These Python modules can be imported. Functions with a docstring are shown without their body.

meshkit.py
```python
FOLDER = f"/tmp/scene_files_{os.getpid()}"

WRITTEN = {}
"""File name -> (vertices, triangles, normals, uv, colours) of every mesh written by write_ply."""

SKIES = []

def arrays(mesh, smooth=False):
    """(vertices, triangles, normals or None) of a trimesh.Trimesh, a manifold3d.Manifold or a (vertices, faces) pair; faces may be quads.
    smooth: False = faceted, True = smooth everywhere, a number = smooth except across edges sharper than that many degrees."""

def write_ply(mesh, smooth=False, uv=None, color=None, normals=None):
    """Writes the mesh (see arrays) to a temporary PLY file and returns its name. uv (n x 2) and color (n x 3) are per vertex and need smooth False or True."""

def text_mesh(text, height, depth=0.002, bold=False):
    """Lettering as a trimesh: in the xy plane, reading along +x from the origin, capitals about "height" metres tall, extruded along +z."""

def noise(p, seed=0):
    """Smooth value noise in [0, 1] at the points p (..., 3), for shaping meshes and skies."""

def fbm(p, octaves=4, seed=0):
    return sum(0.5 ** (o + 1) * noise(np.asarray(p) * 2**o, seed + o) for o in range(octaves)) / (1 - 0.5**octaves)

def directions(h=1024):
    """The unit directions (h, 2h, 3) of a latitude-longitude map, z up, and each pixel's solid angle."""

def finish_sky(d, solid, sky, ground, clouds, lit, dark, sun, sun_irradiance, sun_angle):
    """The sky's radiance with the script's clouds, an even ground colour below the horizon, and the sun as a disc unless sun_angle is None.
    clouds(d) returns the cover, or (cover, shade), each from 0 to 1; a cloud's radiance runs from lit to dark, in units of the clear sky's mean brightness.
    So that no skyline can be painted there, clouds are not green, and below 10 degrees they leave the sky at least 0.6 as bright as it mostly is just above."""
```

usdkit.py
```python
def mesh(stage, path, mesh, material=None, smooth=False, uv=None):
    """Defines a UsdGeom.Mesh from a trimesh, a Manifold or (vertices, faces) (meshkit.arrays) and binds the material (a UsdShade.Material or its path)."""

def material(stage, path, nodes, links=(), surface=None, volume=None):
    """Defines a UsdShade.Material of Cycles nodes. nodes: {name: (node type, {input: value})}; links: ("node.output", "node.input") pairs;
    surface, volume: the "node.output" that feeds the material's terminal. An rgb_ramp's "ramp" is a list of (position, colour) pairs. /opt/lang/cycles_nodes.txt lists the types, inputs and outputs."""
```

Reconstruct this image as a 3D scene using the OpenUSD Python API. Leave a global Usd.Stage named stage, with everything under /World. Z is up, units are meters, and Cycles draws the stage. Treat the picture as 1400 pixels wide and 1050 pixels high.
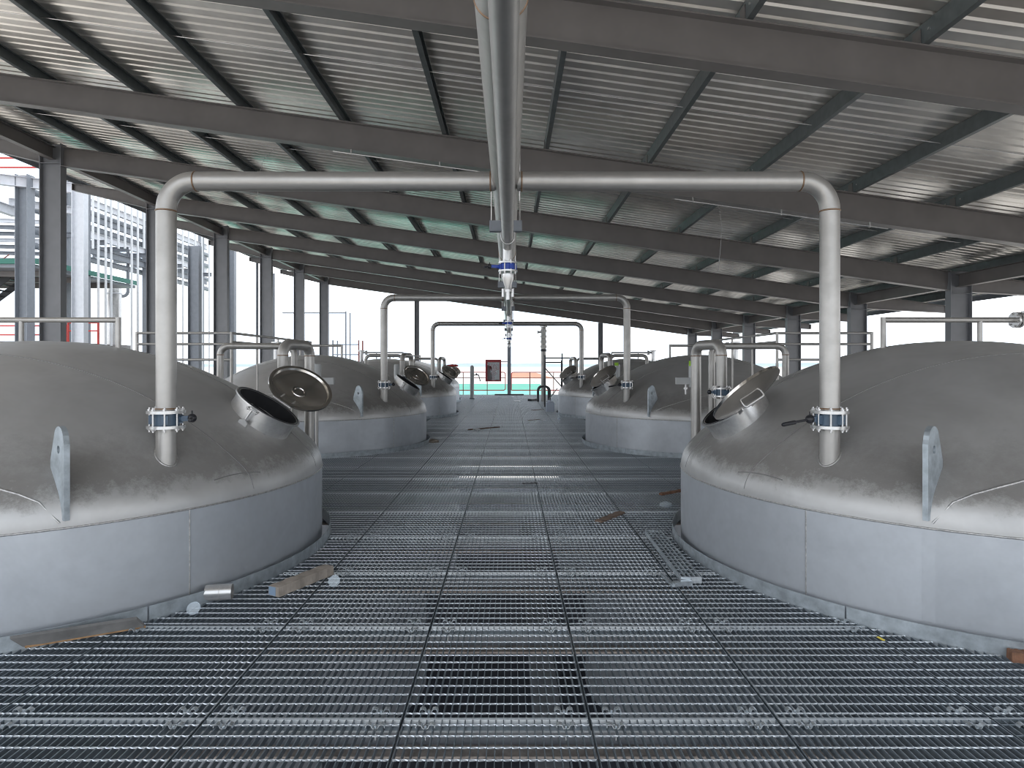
import math, random, numpy as np, trimesh, usdkit, meshkit
from pxr import Usd, UsdGeom, UsdLux, UsdShade, Gf, Sdf, Vt

stage = Usd.Stage.CreateInMemory()
UsdGeom.SetStageUpAxis(stage, "Z")
UsdGeom.SetStageMetersPerUnit(stage, 1.0)
UsdGeom.Xform.Define(stage, "/World")
UsdGeom.Scope.Define(stage, "/World/Looks")
rng = random.Random(7)

# ------------------------------------------------------------------ camera, sky, sun, exposure
CAM_H = 1.88
FPX, VX, VY = 885.0, 697.0, 499.0          # focal length and vanishing point in pixels of the 1400 x 1050 frame
cam = UsdGeom.Camera.Define(stage, "/World/camera")
cam.CreateHorizontalApertureAttr(36.0)
cam.CreateVerticalApertureAttr(27.0)
cam.CreateFocalLengthAttr(36.0 * FPX / 1400)
cam.CreateHorizontalApertureOffsetAttr((700 - VX) / 1400 * 36)
cam.CreateVerticalApertureOffsetAttr(-(525 - VY) / 1400 * 36)
cam.CreateClippingRangeAttr(Gf.Vec2f(0.05, 20000))
cam.AddTranslateOp().Set(Gf.Vec3d(0, 0, CAM_H))
cam.AddRotateXOp().Set(90.0)
cam.CreateExposureAttr(0.0)

SKY_STRENGTH = 1.9
sky = usdkit.material(stage, "/World/Looks/sky", {
    "tc": ("texture_coordinate", {}),
    "map": ("mapping", {"scale": (1.0, 1.0, 2.5)}),
    "n": ("noise_texture", {"scale": 2.2, "detail": 6, "roughness": 0.6}),
    "cl": ("rgb_ramp", {"ramp": [(0.38, (0, 0, 0)), (0.62, (1, 1, 1))]}),
    "mx": ("mix", {"color1": (0.74, 0.86, 1.0), "color2": (1.0, 1.0, 1.0)}),
    "bg": ("background_shader", {"strength": SKY_STRENGTH}),
}, [("tc.generated", "map.vector"), ("map.vector", "n.vector"), ("n.fac", "cl.fac"), ("cl.color", "mx.fac"), ("mx.color", "bg.color")], surface="bg.background")
dome_light = UsdLux.DomeLight.Define(stage, "/World/sky_light")
UsdShade.MaterialBindingAPI.Apply(dome_light.GetPrim()).Bind(sky)
sun = UsdLux.DistantLight.Define(stage, "/World/sun")
sun.CreateIntensityAttr(5.5)
sun.CreateAngleAttr(0.8)
sun.CreateColorAttr(Gf.Vec3f(1.0, 0.94, 0.86))
sun.AddRotateXYZOp().Set(Gf.Vec3f(28, 0, 52))


# ------------------------------------------------------------------ helpers
def V(*a):
    return np.array(a, float)


def floor_at(x, y, z=0.0):
    """World point at height z that the photograph shows at pixel x, y."""
    t = FPX * (CAM_H - z) / (y - VY)
    return V((x - VX) / FPX * t, t, z)


def at(x, y, depth):
    return V((x - VX) / FPX * depth, depth, CAM_H + (VY - y) / FPX * depth)


def frame(axis):
    a = axis / np.linalg.norm(axis)
    h = V(0, 0, 1) if abs(a[2]) < 0.9 else V(0, 1, 0)
    s = np.cross(a, h)
    s /= np.linalg.norm(s)
    return a, s, np.cross(s, a)


class MB:
    """Collects shapes into one mesh."""
    def __init__(self):
        self.v, self.f, self.n = [], [], 0

    def add(self, v, f):
        v, f = np.asarray(v, float).reshape(-1, 3), np.asarray(f, int)
        if f.shape[1] == 4:
            f = np.vstack([f[:, [0, 1, 2]], f[:, [0, 2, 3]]])
        self.v.append(v)
        self.f.append(f + self.n)
        self.n += len(v)
        return self

    def mesh(self, m):
        return self.add(m.vertices, m.faces)

    BOXF = np.array([[0, 3, 2, 1], [4, 5, 6, 7], [0, 1, 5, 4], [1, 2, 6, 5], [2, 3, 7, 6], [3, 0, 4, 7]])

    def box(self, lo, hi):
        (a, b, c), (d, e, g) = lo, hi
        return self.add([(a, b, c), (d, b, c), (d, e, c), (a, e, c), (a, b, g), (d, b, g), (d, e, g), (a, e, g)], self.BOXF)

    def bar(self, p0, p1, w, h, up=None):
        """Box along p0-p1; w sideways, h along up (centred)."""
        p0, p1 = V(*p0), V(*p1)
        a, s, u = frame(p1 - p0)
        if up is not None:
            up = V(*up)
            s = np.cross(a, up)
            s /= np.linalg.norm(s)
            u = np.cross(s, a)
        v = [p + i * s * w / 2 + j * u * h / 2 for p in (p0, p1) for i, j in ((-1, -1), (1, -1), (1, 1), (-1, 1))]
        return self.add(v, self.BOXF[:, ::-1])

    def ibeam(self, p0, p1, h, w, tf, tw, up=(0, 0, 1)):
        """I-section along p0-p1 (centre line)."""
        p0, p1 = V(*p0), V(*p1)
        a = (p1 - p0) / np.linalg.norm(p1 - p0)
        s = np.cross(a, V(*up))
        s /= np.linalg.norm(s)
        u = np.cross(s, a)
        d = u * (h / 2 - tf / 2)
        self.bar(p0 + d, p1 + d, w, tf, up)
        self.bar(p0 - d, p1 - d, w, tf, up)
        return self.bar(p0, p1, tw, h - 2 * tf, up)

    def tube(self, pts, r, n=16, cap=True, inner=None):
        pts = np.asarray(pts, float)
        k = len(pts)
        r = np.broadcast_to(r, (k,))
        t = np.gradient(pts, axis=0) if k > 2 else np.repeat([pts[1] - pts[0]], 2, 0)
        t /= np.linalg.norm(t, axis=1, keepdims=True) + 1e-12
        _, s, u = frame(t[0])
        ang = np.arange(n) * 2 * np.pi / n
        rings = []
        for i in range(k):
            s = s - t[i] * (s @ t[i])
            s /= np.linalg.norm(s)
            u = np.cross(t[i], s)
            rings.append(pts[i] + r[i] * (np.cos(ang)[:, None] * s + np.sin(ang)[:, None] * u))
        v = np.vstack(rings)
        i, j = np.meshgrid(np.arange(k - 1), np.arange(n), indexing="ij")
        q = np.stack([i * n + j, i * n + (j + 1) % n, (i + 1) * n + (j + 1) % n, (i + 1) * n + j], -1).reshape(-1, 4)
        f = np.vstack([q[:, [0, 1, 2]], q[:, [0, 2, 3]]])
        if cap:
            v = np.vstack([v, rings[0], rings[-1], pts[:1], pts[-1:]])
            b = k * n
            m = np.arange(n)
            f = np.vstack([f, np.stack([b + (m + 1) % n, b + m, np.full(n, b + 2 * n)], 1), np.stack([b + n + m, b + n + (m + 1) % n, np.full(n, b + 2 * n + 1)], 1)])
        return self.add(v, f)

    def lathe(self, prof, n=32, M=None, closed=False):
        """prof: (r, z) going up the outside; M: 4x4 or None."""
        prof = np.asarray(prof, float)
        k = len(prof)
        ang = np.arange(n) * 2 * np.pi / n
        v = np.stack([prof[:, None, 0] * np.cos(ang), prof[:, None, 0] * np.sin(ang), np.broadcast_to(prof[:, None, 1], (k, n))], -1).reshape(-1, 3)
        m = k if closed else k - 1
        i, j = np.meshgrid(np.arange(m), np.arange(n), indexing="ij")
        i2 = (i + 1) % k
        q = np.stack([i * n + j, i * n + (j + 1) % n, i2 * n + (j + 1) % n, i2 * n + j], -1).reshape(-1, 4)
        if M is not None:
            v = v @ M[:3, :3].T + M[:3, 3]
        return self.add(v, q)

    def prism(self, poly, t, M):
        """2D outline (CCW, near convex or simple) in the local xy plane, thickness t along z centred, moved by M."""
        from shapely.geometry import Polygon
        p = poly if hasattr(poly, "exterior") else Polygon(poly)
        m = trimesh.creation.extrude_polygon(p, t, engine="earcut")
        m.apply_translation((0, 0, -t / 2))
        m.apply_transform(M)
        return self.mesh(m)

    def get(self):
        return np.vstack(self.v), np.vstack(self.f)


def mat4(x, y, z, o):
    M = np.eye(4)
    M[:3, 0], M[:3, 1], M[:3, 2], M[:3, 3] = x, y, z, o
    return M


def place(axis, o, spin=0.0):
    """4x4 whose local z is axis."""
    a, s, u = frame(V(*axis))
    s, u = s * math.cos(spin) + u * math.sin(spin), u * math.cos(spin) - s * math.sin(spin)
    return mat4(s, np.cross(a, s), a, V(*o))


def path(points, r, n=8):
    """Polyline with its corners rounded at radius r."""
    P = [V(*p) for p in points]
    out = [P[0]]
    for a, b, c in zip(P, P[1:], P[2:]):
        d1, d2 = (a - b) / np.linalg.norm(a - b), (c - b) / np.linalg.norm(c - b)
        ang = math.acos(np.clip(d1 @ d2, -1, 1))
        d = r / math.tan(ang / 2)
        cen = b + (d1 + d2) / np.linalg.norm(d1 + d2) * r / math.sin(ang / 2)
        s, e = b + d1 * d - cen, b + d2 * d - cen
        w = math.acos(np.clip(s @ e / r / r, -1, 1))
        for k in range(n + 1):
            t = k / n
            out.append(cen + (math.sin((1 - t) * w) * s + math.sin(t * w) * e) / math.sin(w))
    out.append(P[-1])
    return np.array(out)


def ring(center, axis, R, r, n=28, m=6):
    """A torus, for weld beads and rims."""
    b = MB()
    a = np.arange(m) * 2 * np.pi / m
    b.lathe(np.stack([R + r * np.cos(a), r * np.sin(a)], 1), n, place(axis, center), closed=True)
    return b


COUNT = {}


def fresh(parent, name):
    k = COUNT.get((parent, name), -1) + 1
    COUNT[(parent, name)] = k
    return f"{parent}/{name}" if k == 0 else f"{parent}/{name}_{k:03d}"


def tag(prim, label=None, cat=None, group=None, kind=None):
    import re
    p = prim.GetPrim() if hasattr(prim, "GetPrim") else prim
    if cat and not group:
        group = GROUPS.get(re.sub(r"_[0-9]{3}$", "", p.GetName()))
    for k, x in (("label", label), ("category", cat), ("group", group), ("kind", kind)):
        if x:
            p.SetCustomDataByKey(k, x)
    return p


def obj(name, mb, material, parent=None, smooth=False, label=None, cat=None, group=None, kind=None):
    """ONE mesh prim, under parent or /World."""
    up = str(parent.GetPath()) if parent is not None else "/World"
    geo = mb.get() if isinstance(mb, MB) else mb
    m = usdkit.mesh(stage, fresh(up, name), geo, MATS[material], smooth=smooth)
    tag(m, label, cat, group, kind)
    return m.GetPrim()


def thing(name, label, cat, loc=(0, 0, 0), rotz=0.0, group=None, kind=None, parent=None):
    up = str(parent.GetPath()) if parent is not None else "/World"
    x = UsdGeom.Xform.Define(stage, fresh(up, name))
    x.AddTranslateOp().Set(Gf.Vec3d(*map(float, loc)))
    if rotz:
        x.AddRotateZOp().Set(float(rotz))
    return tag(x, label, cat, group, kind)


GROUPS = {"roof_rafter": "roof rafters over the hall", "roof_purlin": "purlins under the roof sheets", "sag_rod": "sag rods between the purlins", "steel_column": "columns along the hall sides", "tie_beam": "eave tie beams",
          "gable_post": "gable posts at the far end", "storage_tank": "domed tanks beside the aisle", "toe_plate_ring": "toe plates around the tanks", "cross_pipe": "pipe arches over the aisle", "butterfly_valve": "valves on the pipe arch legs",
          "drop_valve": "valves below the overhead pipe", "pipe_hanger": "hangers of the overhead pipe", "vent_pipe": "vent pipes behind the tanks", "vent_valve": "valves on the vent pipes", "level_gauge": "level gauges in front of the tanks",
          "crossover_rail": "handrails between the tanks", "end_railing": "railings at the end of the aisle", "riser_pipe": "riser pipes of the outdoor rack", "platform_joist": "joists of the outdoor platform", "outside_beam": "pale outdoor beams",
          "outside_column": "outdoor columns on the left", "red_railing": "red railings outside", "paper_scrap": "white scraps on the grating", "clear_disc": "clear plastic discs on the grating", "downpipe": "downpipes on the left", "hanging_wire": "wires hanging from the roof", "wood_scrap": "wood scraps on the grating"}


def copy_of(src, label, loc, rotz=0.0, group=None, label_cat=None):
    import re
    d = src.GetCustomData()
    name = re.sub(r"_[0-9]{3}$", "", src.GetName())
    x = UsdGeom.Xform.Define(stage, fresh("/World", name))
    x.GetPrim().GetReferences().AddInternalReference(src.GetPath())
    x.ClearXformOpOrder()
    for op in ("xformOp:translate", "xformOp:rotateZ"):
        pass
    t = x.GetPrim().GetAttribute("xformOp:translate")
    xf = UsdGeom.Xformable(x.GetPrim())
    xf.SetXformOpOrder([])
    op = UsdGeom.XformOp(t) if t else xf.AddTranslateOp()
    op.Set(Gf.Vec3d(*map(float, loc)))
    ops = [op]
    if rotz:
        ro = xf.GetPrim().GetAttribute("xformOp:rotateZ")
        ro = UsdGeom.XformOp(ro) if ro else xf.AddRotateZOp()
        ro.Set(float(rotz))
        ops = [op, ro]
    xf.SetXformOpOrder(ops)
    x.GetPrim().SetInstanceable(True)
    return tag(x, label, d.get("category"), group or d.get("group"))


# ------------------------------------------------------------------ materials
MATS = {}


def simple(name, color, rough=0.5, metal=0.0, spec=0.5, vary=0.0, scale=6.0, rvary=0.0, bump=0.0, bscale=60.0, stretch=(1, 1, 1), **extra):
    """Principled with mild noise in colour, roughness and relief."""
    c = np.array(color, float)
    nodes = {"p": ("principled_bsdf", {"base_color": tuple(c), "roughness": rough, "metallic": metal, "specular_ior_level": spec, **extra})}
    links = []
    if vary or rvary or bump:
        nodes["tc"] = ("texture_coordinate", {})
        nodes["mp"] = ("mapping", {"scale": stretch})
        links += [("tc.object", "mp.vector")]
    if vary:
        nodes["n"] = ("noise_texture", {"scale": scale, "detail": 5, "roughness": 0.6})
        nodes["r"] = ("rgb_ramp", {"ramp": [(0.3, tuple(np.clip(c * (1 - vary), 0, 1))), (0.7, tuple(np.clip(c * (1 + vary), 0, 1)))]})
        links += [("mp.vector", "n.vector"), ("n.fac", "r.fac"), ("r.color", "p.base_color")]
    if rvary:
        nodes["n2"] = ("noise_texture", {"scale": scale * 0.7, "detail": 4})
        nodes["mr"] = ("map_range", {"from_min": 0.3, "from_max": 0.7, "to_min": max(rough - rvary, 0.02), "to_max": rough + rvary})
        links += [("mp.vector", "n2.vector"), ("n2.fac", "mr.value"), ("mr.result", "p.roughness")]
    if bump:
        nodes["n3"] = ("noise_texture", {"scale": bscale, "detail": 3})
        nodes["b"] = ("bump", {"strength": bump, "distance": 0.01})
        links += [("mp.vector", "n3.vector"), ("n3.fac", "b.height"), ("b.normal", "p.normal")]
    MATS[name] = usdkit.material(stage, f"/World/Looks/{name}", nodes, links, surface="p.BSDF")


def stainless(name, base, rough, stain=0.35, brushed=0.0, metal=0.85):
    """Mill finish stainless steel with cloudy stains."""
    b = np.array(base)
    MATS[name] = usdkit.material(stage, f"/World/Looks/{name}", {
        "tc": ("texture_coordinate", {}),
        "n1": ("noise_texture", {"scale": 1.3, "detail": 8, "roughness": 0.65, "distortion": 0.6}),
        "n2": ("noise_texture", {"scale": 9.0, "detail": 5, "roughness": 0.7}),
        "add": ("math", {"math_type": "multiply_add", "value2": 0.45, "value3": 0.0}),
        "sum": ("math", {"math_type": "add"}),
        "r": ("rgb_ramp", {"ramp": [(0.45, tuple(b * (1 - stain))), (0.62, tuple(b * (1 - stain * 0.25))), (0.9, tuple(np.clip(b * 1.08, 0, 1)))]}),
        "rr": ("map_range", {"from_min": 0.45, "from_max": 0.95, "to_min": rough + 0.08, "to_max": rough - 0.06}),
        "mp": ("mapping", {"scale": (4.0, 4.0, 160.0)}),
        "n3": ("noise_texture", {"scale": 1.0, "detail": 2}),
        "bp": ("bump", {"strength": brushed, "distance": 0.002}),
        "p": ("principled_bsdf", {"metallic": metal, "specular_ior_level": 0.5}),
    }, [("tc.object", "n1.vector"), ("tc.object", "n2.vector"), ("n2.fac", "add.value1"), ("n1.fac", "sum.value1"), ("add.value", "sum.value2"),
        ("sum.value", "r.fac"), ("r.color", "p.base_color"), ("sum.value", "rr.value"), ("rr.result", "p.roughness"),
        ("tc.object", "mp.vector"), ("mp.vector", "n3.vector"), ("n3.fac", "bp.height"), ("bp.normal", "p.normal")], surface="p.BSDF")


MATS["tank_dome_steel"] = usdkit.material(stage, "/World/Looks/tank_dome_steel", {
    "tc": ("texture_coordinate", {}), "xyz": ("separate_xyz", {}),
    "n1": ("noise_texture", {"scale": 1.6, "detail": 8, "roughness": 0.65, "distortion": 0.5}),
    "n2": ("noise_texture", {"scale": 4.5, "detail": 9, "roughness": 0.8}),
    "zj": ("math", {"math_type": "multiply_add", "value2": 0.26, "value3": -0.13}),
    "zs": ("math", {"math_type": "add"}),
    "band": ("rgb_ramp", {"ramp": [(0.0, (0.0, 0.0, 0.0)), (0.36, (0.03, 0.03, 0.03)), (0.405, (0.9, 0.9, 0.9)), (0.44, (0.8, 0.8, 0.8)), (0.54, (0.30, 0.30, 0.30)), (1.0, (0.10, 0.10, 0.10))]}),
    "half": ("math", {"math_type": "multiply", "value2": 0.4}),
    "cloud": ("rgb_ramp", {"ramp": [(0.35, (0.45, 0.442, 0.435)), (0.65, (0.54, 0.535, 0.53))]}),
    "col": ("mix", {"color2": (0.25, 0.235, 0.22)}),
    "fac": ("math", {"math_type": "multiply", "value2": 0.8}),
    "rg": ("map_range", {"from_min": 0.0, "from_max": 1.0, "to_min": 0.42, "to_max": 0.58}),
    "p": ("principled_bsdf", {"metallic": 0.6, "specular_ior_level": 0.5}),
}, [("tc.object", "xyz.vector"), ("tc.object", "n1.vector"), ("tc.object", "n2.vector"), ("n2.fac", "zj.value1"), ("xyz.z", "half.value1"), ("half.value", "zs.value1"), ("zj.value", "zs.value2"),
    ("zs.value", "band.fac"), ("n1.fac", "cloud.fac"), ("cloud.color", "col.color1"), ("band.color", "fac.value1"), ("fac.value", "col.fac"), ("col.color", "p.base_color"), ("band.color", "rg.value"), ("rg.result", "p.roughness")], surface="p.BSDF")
stainless("tank_wall_steel", (0.51, 0.53, 0.56), 0.50, 0.10, 0.08)
stainless("pipe_steel", (0.45, 0.432, 0.41), 0.44, 0.14, 0.05)
stainless("bright_steel", (0.60, 0.59, 0.58), 0.28, 0.10)
simple("mirror_steel", (0.62, 0.59, 0.55), 0.16, 1.0, vary=0.10, scale=3)
simple("weld_bead", (0.50, 0.49, 0.48), 0.4, 0.9, vary=0.3, scale=40)
simple("seam_steel", (0.27, 0.265, 0.26), 0.5, 0.6)
simple("weld_tint", (0.26, 0.17, 0.11), 0.45, 0.6, vary=0.3, scale=20)
simple("galvanised", (0.56, 0.60, 0.63), 0.34, 0.9, vary=0.22, scale=14, rvary=0.08)
simple("galvanised_plate", (0.42, 0.46, 0.49), 0.55, 0.8, vary=0.25, scale=9)
simple("dusty_flange", (0.37, 0.325, 0.295), 0.8, 0.1, vary=0.35, scale=12)
simple("bar_steel", (0.22, 0.255, 0.285), 0.40, 0.8, vary=0.2, scale=10)
simple("cross_bar_steel", (0.63, 0.67, 0.71), 0.34, 0.6, vary=0.1, scale=25)
simple("frame_paint", (0.17, 0.155, 0.148), 0.42, 0.0, vary=0.10, scale=2.5, rvary=0.06)
simple("column_paint", (0.215, 0.215, 0.225), 0.45, 0.0, vary=0.08, scale=2.5)
simple("purlin_steel", (0.15, 0.168, 0.172), 0.42, 0.4, vary=0.15, scale=8)
simple("roof_sheet_steel", (0.78, 0.74, 0.69), 0.30, 0.75, vary=0.14, scale=0.9, rvary=0.08)
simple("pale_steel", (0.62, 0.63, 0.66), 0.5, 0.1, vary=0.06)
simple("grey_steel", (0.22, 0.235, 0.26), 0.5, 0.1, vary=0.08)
simple("dark_steel", (0.05, 0.052, 0.056), 0.5, 0.2)
simple("red_paint", (0.55, 0.06, 0.05), 0.45)
simple("cabinet_red", (0.28, 0.035, 0.04), 0.4)
simple("red_brown_paint", (0.24, 0.08, 0.06), 0.5)
simple("green_fascia", (0.03, 0.16, 0.12), 0.5)
simple("white_pipe", (0.72, 0.73, 0.74), 0.4)
simple("valve_blue_grey", (0.075, 0.115, 0.165), 0.38)
simple("valve_blue", (0.02, 0.06, 0.36), 0.38)
simple("black_plastic", (0.015, 0.015, 0.018), 0.35)
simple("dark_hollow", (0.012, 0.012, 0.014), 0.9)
simple("grey_wood", (0.33, 0.285, 0.245), 0.85, vary=0.3, scale=8, stretch=(1, 1, 1))
simple("brown_wood", (0.19, 0.135, 0.105), 0.85, vary=0.3, scale=8)
simple("board_grey", (0.17, 0.165, 0.16), 0.8, vary=0.25, scale=7)
simple("plywood_edge", (0.34, 0.20, 0.10), 0.8, vary=0.3, scale=20)
simple("blue_end", (0.25, 0.34, 0.46), 0.8)
simple("rust", (0.20, 0.10, 0.06), 0.85, vary=0.4, scale=15)
simple("white_plastic", (0.66, 0.72, 0.84), 0.4)
simple("paper", (0.85, 0.87, 0.9), 0.8)
simple("wrap_plastic", (0.72, 0.70, 0.66), 0.35, bump=0.6, bscale=25)
simple("yellow", (0.75, 0.6, 0.08), 0.6)
simple("lime_tag", (0.42, 0.75, 0.06), 0.5)
simple("box_grey", (0.52, 0.53, 0.53), 0.5)
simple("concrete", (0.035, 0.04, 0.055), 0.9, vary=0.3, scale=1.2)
simple("earth", (0.62, 0.57, 0.51), 0.95, vary=0.2, scale=0.05)
simple("red_earth", (0.60, 0.24, 0.14), 0.95, vary=0.15, scale=0.1)
simple("pond_liner", (0.10, 0.50, 0.36), 0.55, vary=0.08, scale=0.06)
simple("pond_bank", (0.05, 0.34, 0.24), 0.6, vary=0.08, scale=0.06)
simple("far_hill", (0.36, 0.44, 0.50), 0.95, vary=0.12, scale=0.004)
MATS["clear_plastic"] = usdkit.material(stage, "/World/Looks/clear_plastic", {
    "t": ("transparent_bsdf", {"color": (0.9, 0.93, 0.95)}), "g": ("principled_bsdf", {"base_color": (0.75, 0.8, 0.84), "roughness": 0.15}),
    "m": ("mix_closure", {"fac": 0.2})}, [("t.BSDF", "m.closure1"), ("g.BSDF", "m.closure2")], surface="m.closure")
MATS["pane"] = usdkit.material(stage, "/World/Looks/pane", {
    "fr": ("fresnel", {"IOR": 1.5}), "t": ("transparent_bsdf", {"color": (0.95, 0.95, 0.95)}), "g": ("glossy_bsdf", {"color": (1, 1, 1), "roughness": 0.02}),
    "m": ("mix_closure", {})}, [("fr.fac", "m.fac"), ("t.BSDF", "m.closure1"), ("g.BSDF", "m.closure2")], surface="m.closure")

# ------------------------------------------------------------------ layout
AXIS = -0.095                                            # x of the aisle's middle line
TANK_R, TANK_X = 2.72, 4.665
WALL_TOP, DOME_RISE, KNUCKLE = 0.745, 1.38, 0.38
TANK_Y = [6.65, 15.65, 24.65]
RIGHT = [(AXIS + TANK_X, y) for y in TANK_Y]
LEFT = [(AXIS - TANK_X, y) for y in TANK_Y] + [(-5.35, 33.65)]
TANKS = RIGHT + LEFT
RAFTER_Y = [15.15 + 4.43 * (k - 3) for k in range(9)]
SLOPE = 0.14
COL_X = 10.6


def rafter_bottom(x):
    return 5.05 - SLOPE * x


RAFTER_H, PURLIN_H = 0.46, 0.20
DECK_Z = 5.05 + RAFTER_H + PURLIN_H                      # under side of the sheets at x = 0


def outside(y, x0, x1, gap, along="x", tanks=TANKS):
    """Parts of the line at y (or x) from x0 to x1 that lie outside every tank's circle."""
    spans = [(x0, x1)]
    for cx, cy in tanks:
        c, o = (cx, cy) if along == "x" else (cy, cx)
        d = abs(y - o)
        R = TANK_R + gap
        if d >= R:
            continue
        h = math.sqrt(R * R - d * d)
        new = []
        for a, b in spans:
            if c + h <= a or c - h >= b:
                new.append((a, b))
                continue
            if c - h > a:
                new.append((a, c - h))
            if c + h < b:
                new.append((c + h, b))
        spans = new
    return [(a, b) for a, b in spans if b - a > 0.02]


# ------------------------------------------------------------------ the setting: ground, lower floor, grating floor, ceiling
ground = MB().box((-3000, -60, -6.2), (3000, 4000, -6.0))
obj("ground", ground, "earth", kind="structure", label="pale hazy open ground beyond the end of the platform", cat=None)
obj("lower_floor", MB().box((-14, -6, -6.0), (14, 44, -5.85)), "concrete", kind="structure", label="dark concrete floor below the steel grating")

floor = thing("floor", "galvanised steel grating floor between the tanks", None, kind="structure")
JX = [-2.77, -1.617, -0.569, 0.422, 1.418, 2.56]
while JX[0] > -10.4:
    JX.insert(0, JX[0] - 1.05)
while JX[-1] < 10.4:
    JX.append(JX[-1] + 1.05)
JY = [3.44 + 1.215 * k for k in range(-2, 32)]
GAP = 0.10


def panel(x0, x1, y0, y1, twisted):
    bars, n = MB(), max(2, round((x1 - x0) / 0.0415))
    a0, a1, b0, b1 = x0 + 0.008, x1 - 0.008, y0 + 0.006, y1 - 0.006
    near = [t for t in TANKS if abs(t[0] - (x0 + x1) / 2) < TANK_R + 1.2 and abs(t[1] - (y0 + y1) / 2) < TANK_R + 1.2]
    for k in range(n + 1):
        x = a0 + (a1 - a0) * k / n
        w = 0.005
        for s, e in outside(x, b0, b1, GAP, "y", near):
            bars.box((x - w / 2, s, -0.034), (x + w / 2, e, 0))
    for y in (b0, b1):
        for s, e in outside(y, a0, a1, GAP, "x", near):
            crossb.setdefault((x0, y0), MB()).box((s, y - 0.003, -0.034), (e, y + 0.003, 0.0005))
    m = 12
    for k in range(m):
        y = b0 + (b1 - b0) * (k + 0.5) / m
        for s, e in outside(y, a0, a1, GAP, "x", near):
            if twisted:
                q = max(2, int((e - s) / 0.0138))
                xs = np.linspace(s, e, q + 1)
                ph = xs / 0.0415 * math.pi / 2
                v, f = [], []
                for i, (x, p) in enumerate(zip(xs, ph)):
                    for c in range(4):
                        t = p + c * math.pi / 2
                        v.append((x, y + 0.0052 * math.cos(t), -0.003 + 0.0052 * math.sin(t)))
                    if i:
                        b = 4 * i
                        f += [(b - 4 + c, b - 4 + (c + 1) % 4, b + (c + 1) % 4, b + c) for c in range(4)]
                crossb.setdefault((x0, y0), MB()).add(v, f)
            else:
                crossb.setdefault((x0, y0), MB()).box((s, y - 0.0028, -0.006), (e, y + 0.0028, 0.0005))
    return bars


crossb = {}
panels = []
for i in range(len(JX) - 1):
    for j in range(len(JY) - 1):
        x0, x1, y0, y1 = JX[i], JX[i + 1], JY[j], JY[j + 1]
        xc, yc = (x0 + x1) / 2, (y0 + y1) / 2
        if any(all(math.hypot(x - tx, y - ty) < TANK_R + GAP for x in (x0, x1) for y in (y0, y1)) for tx, ty in TANKS):
            continue
        u = VX + FPX * xc / max(yc, 0.5)
        hidden = any(math.hypot(xc - tx, yc - ty) > 0 and (ty < yc) and abs(tx * yc - ty * xc) / math.hypot(xc, yc) < TANK_R - 0.3 for tx, ty in TANKS)
        score = yc + (0 if -80 < u < 1480 else 100) + (60 if hidden else 0)
        panels.append((score, x0, x1, y0, y1))
panels.sort()
rest = MB()
for k, (_, x0, x1, y0, y1) in enumerate(panels):
    b = panel(x0, x1, y0, y1, y0 < 9.0 and k < 90)
    c = crossb.get((x0, y0))
    if b.n == 0:
        continue
    if k < 300:
        pan = obj("grating_panel", b, "bar_steel", floor)
        if c is not None:
            obj("cross_bars", c, "cross_bar_steel", pan)
    else:
        rest.add(*b.get())
        if c is not None:
            rest.add(*c.get())
obj("distant_grating", rest, "bar_steel", floor, kind="stuff")

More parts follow.
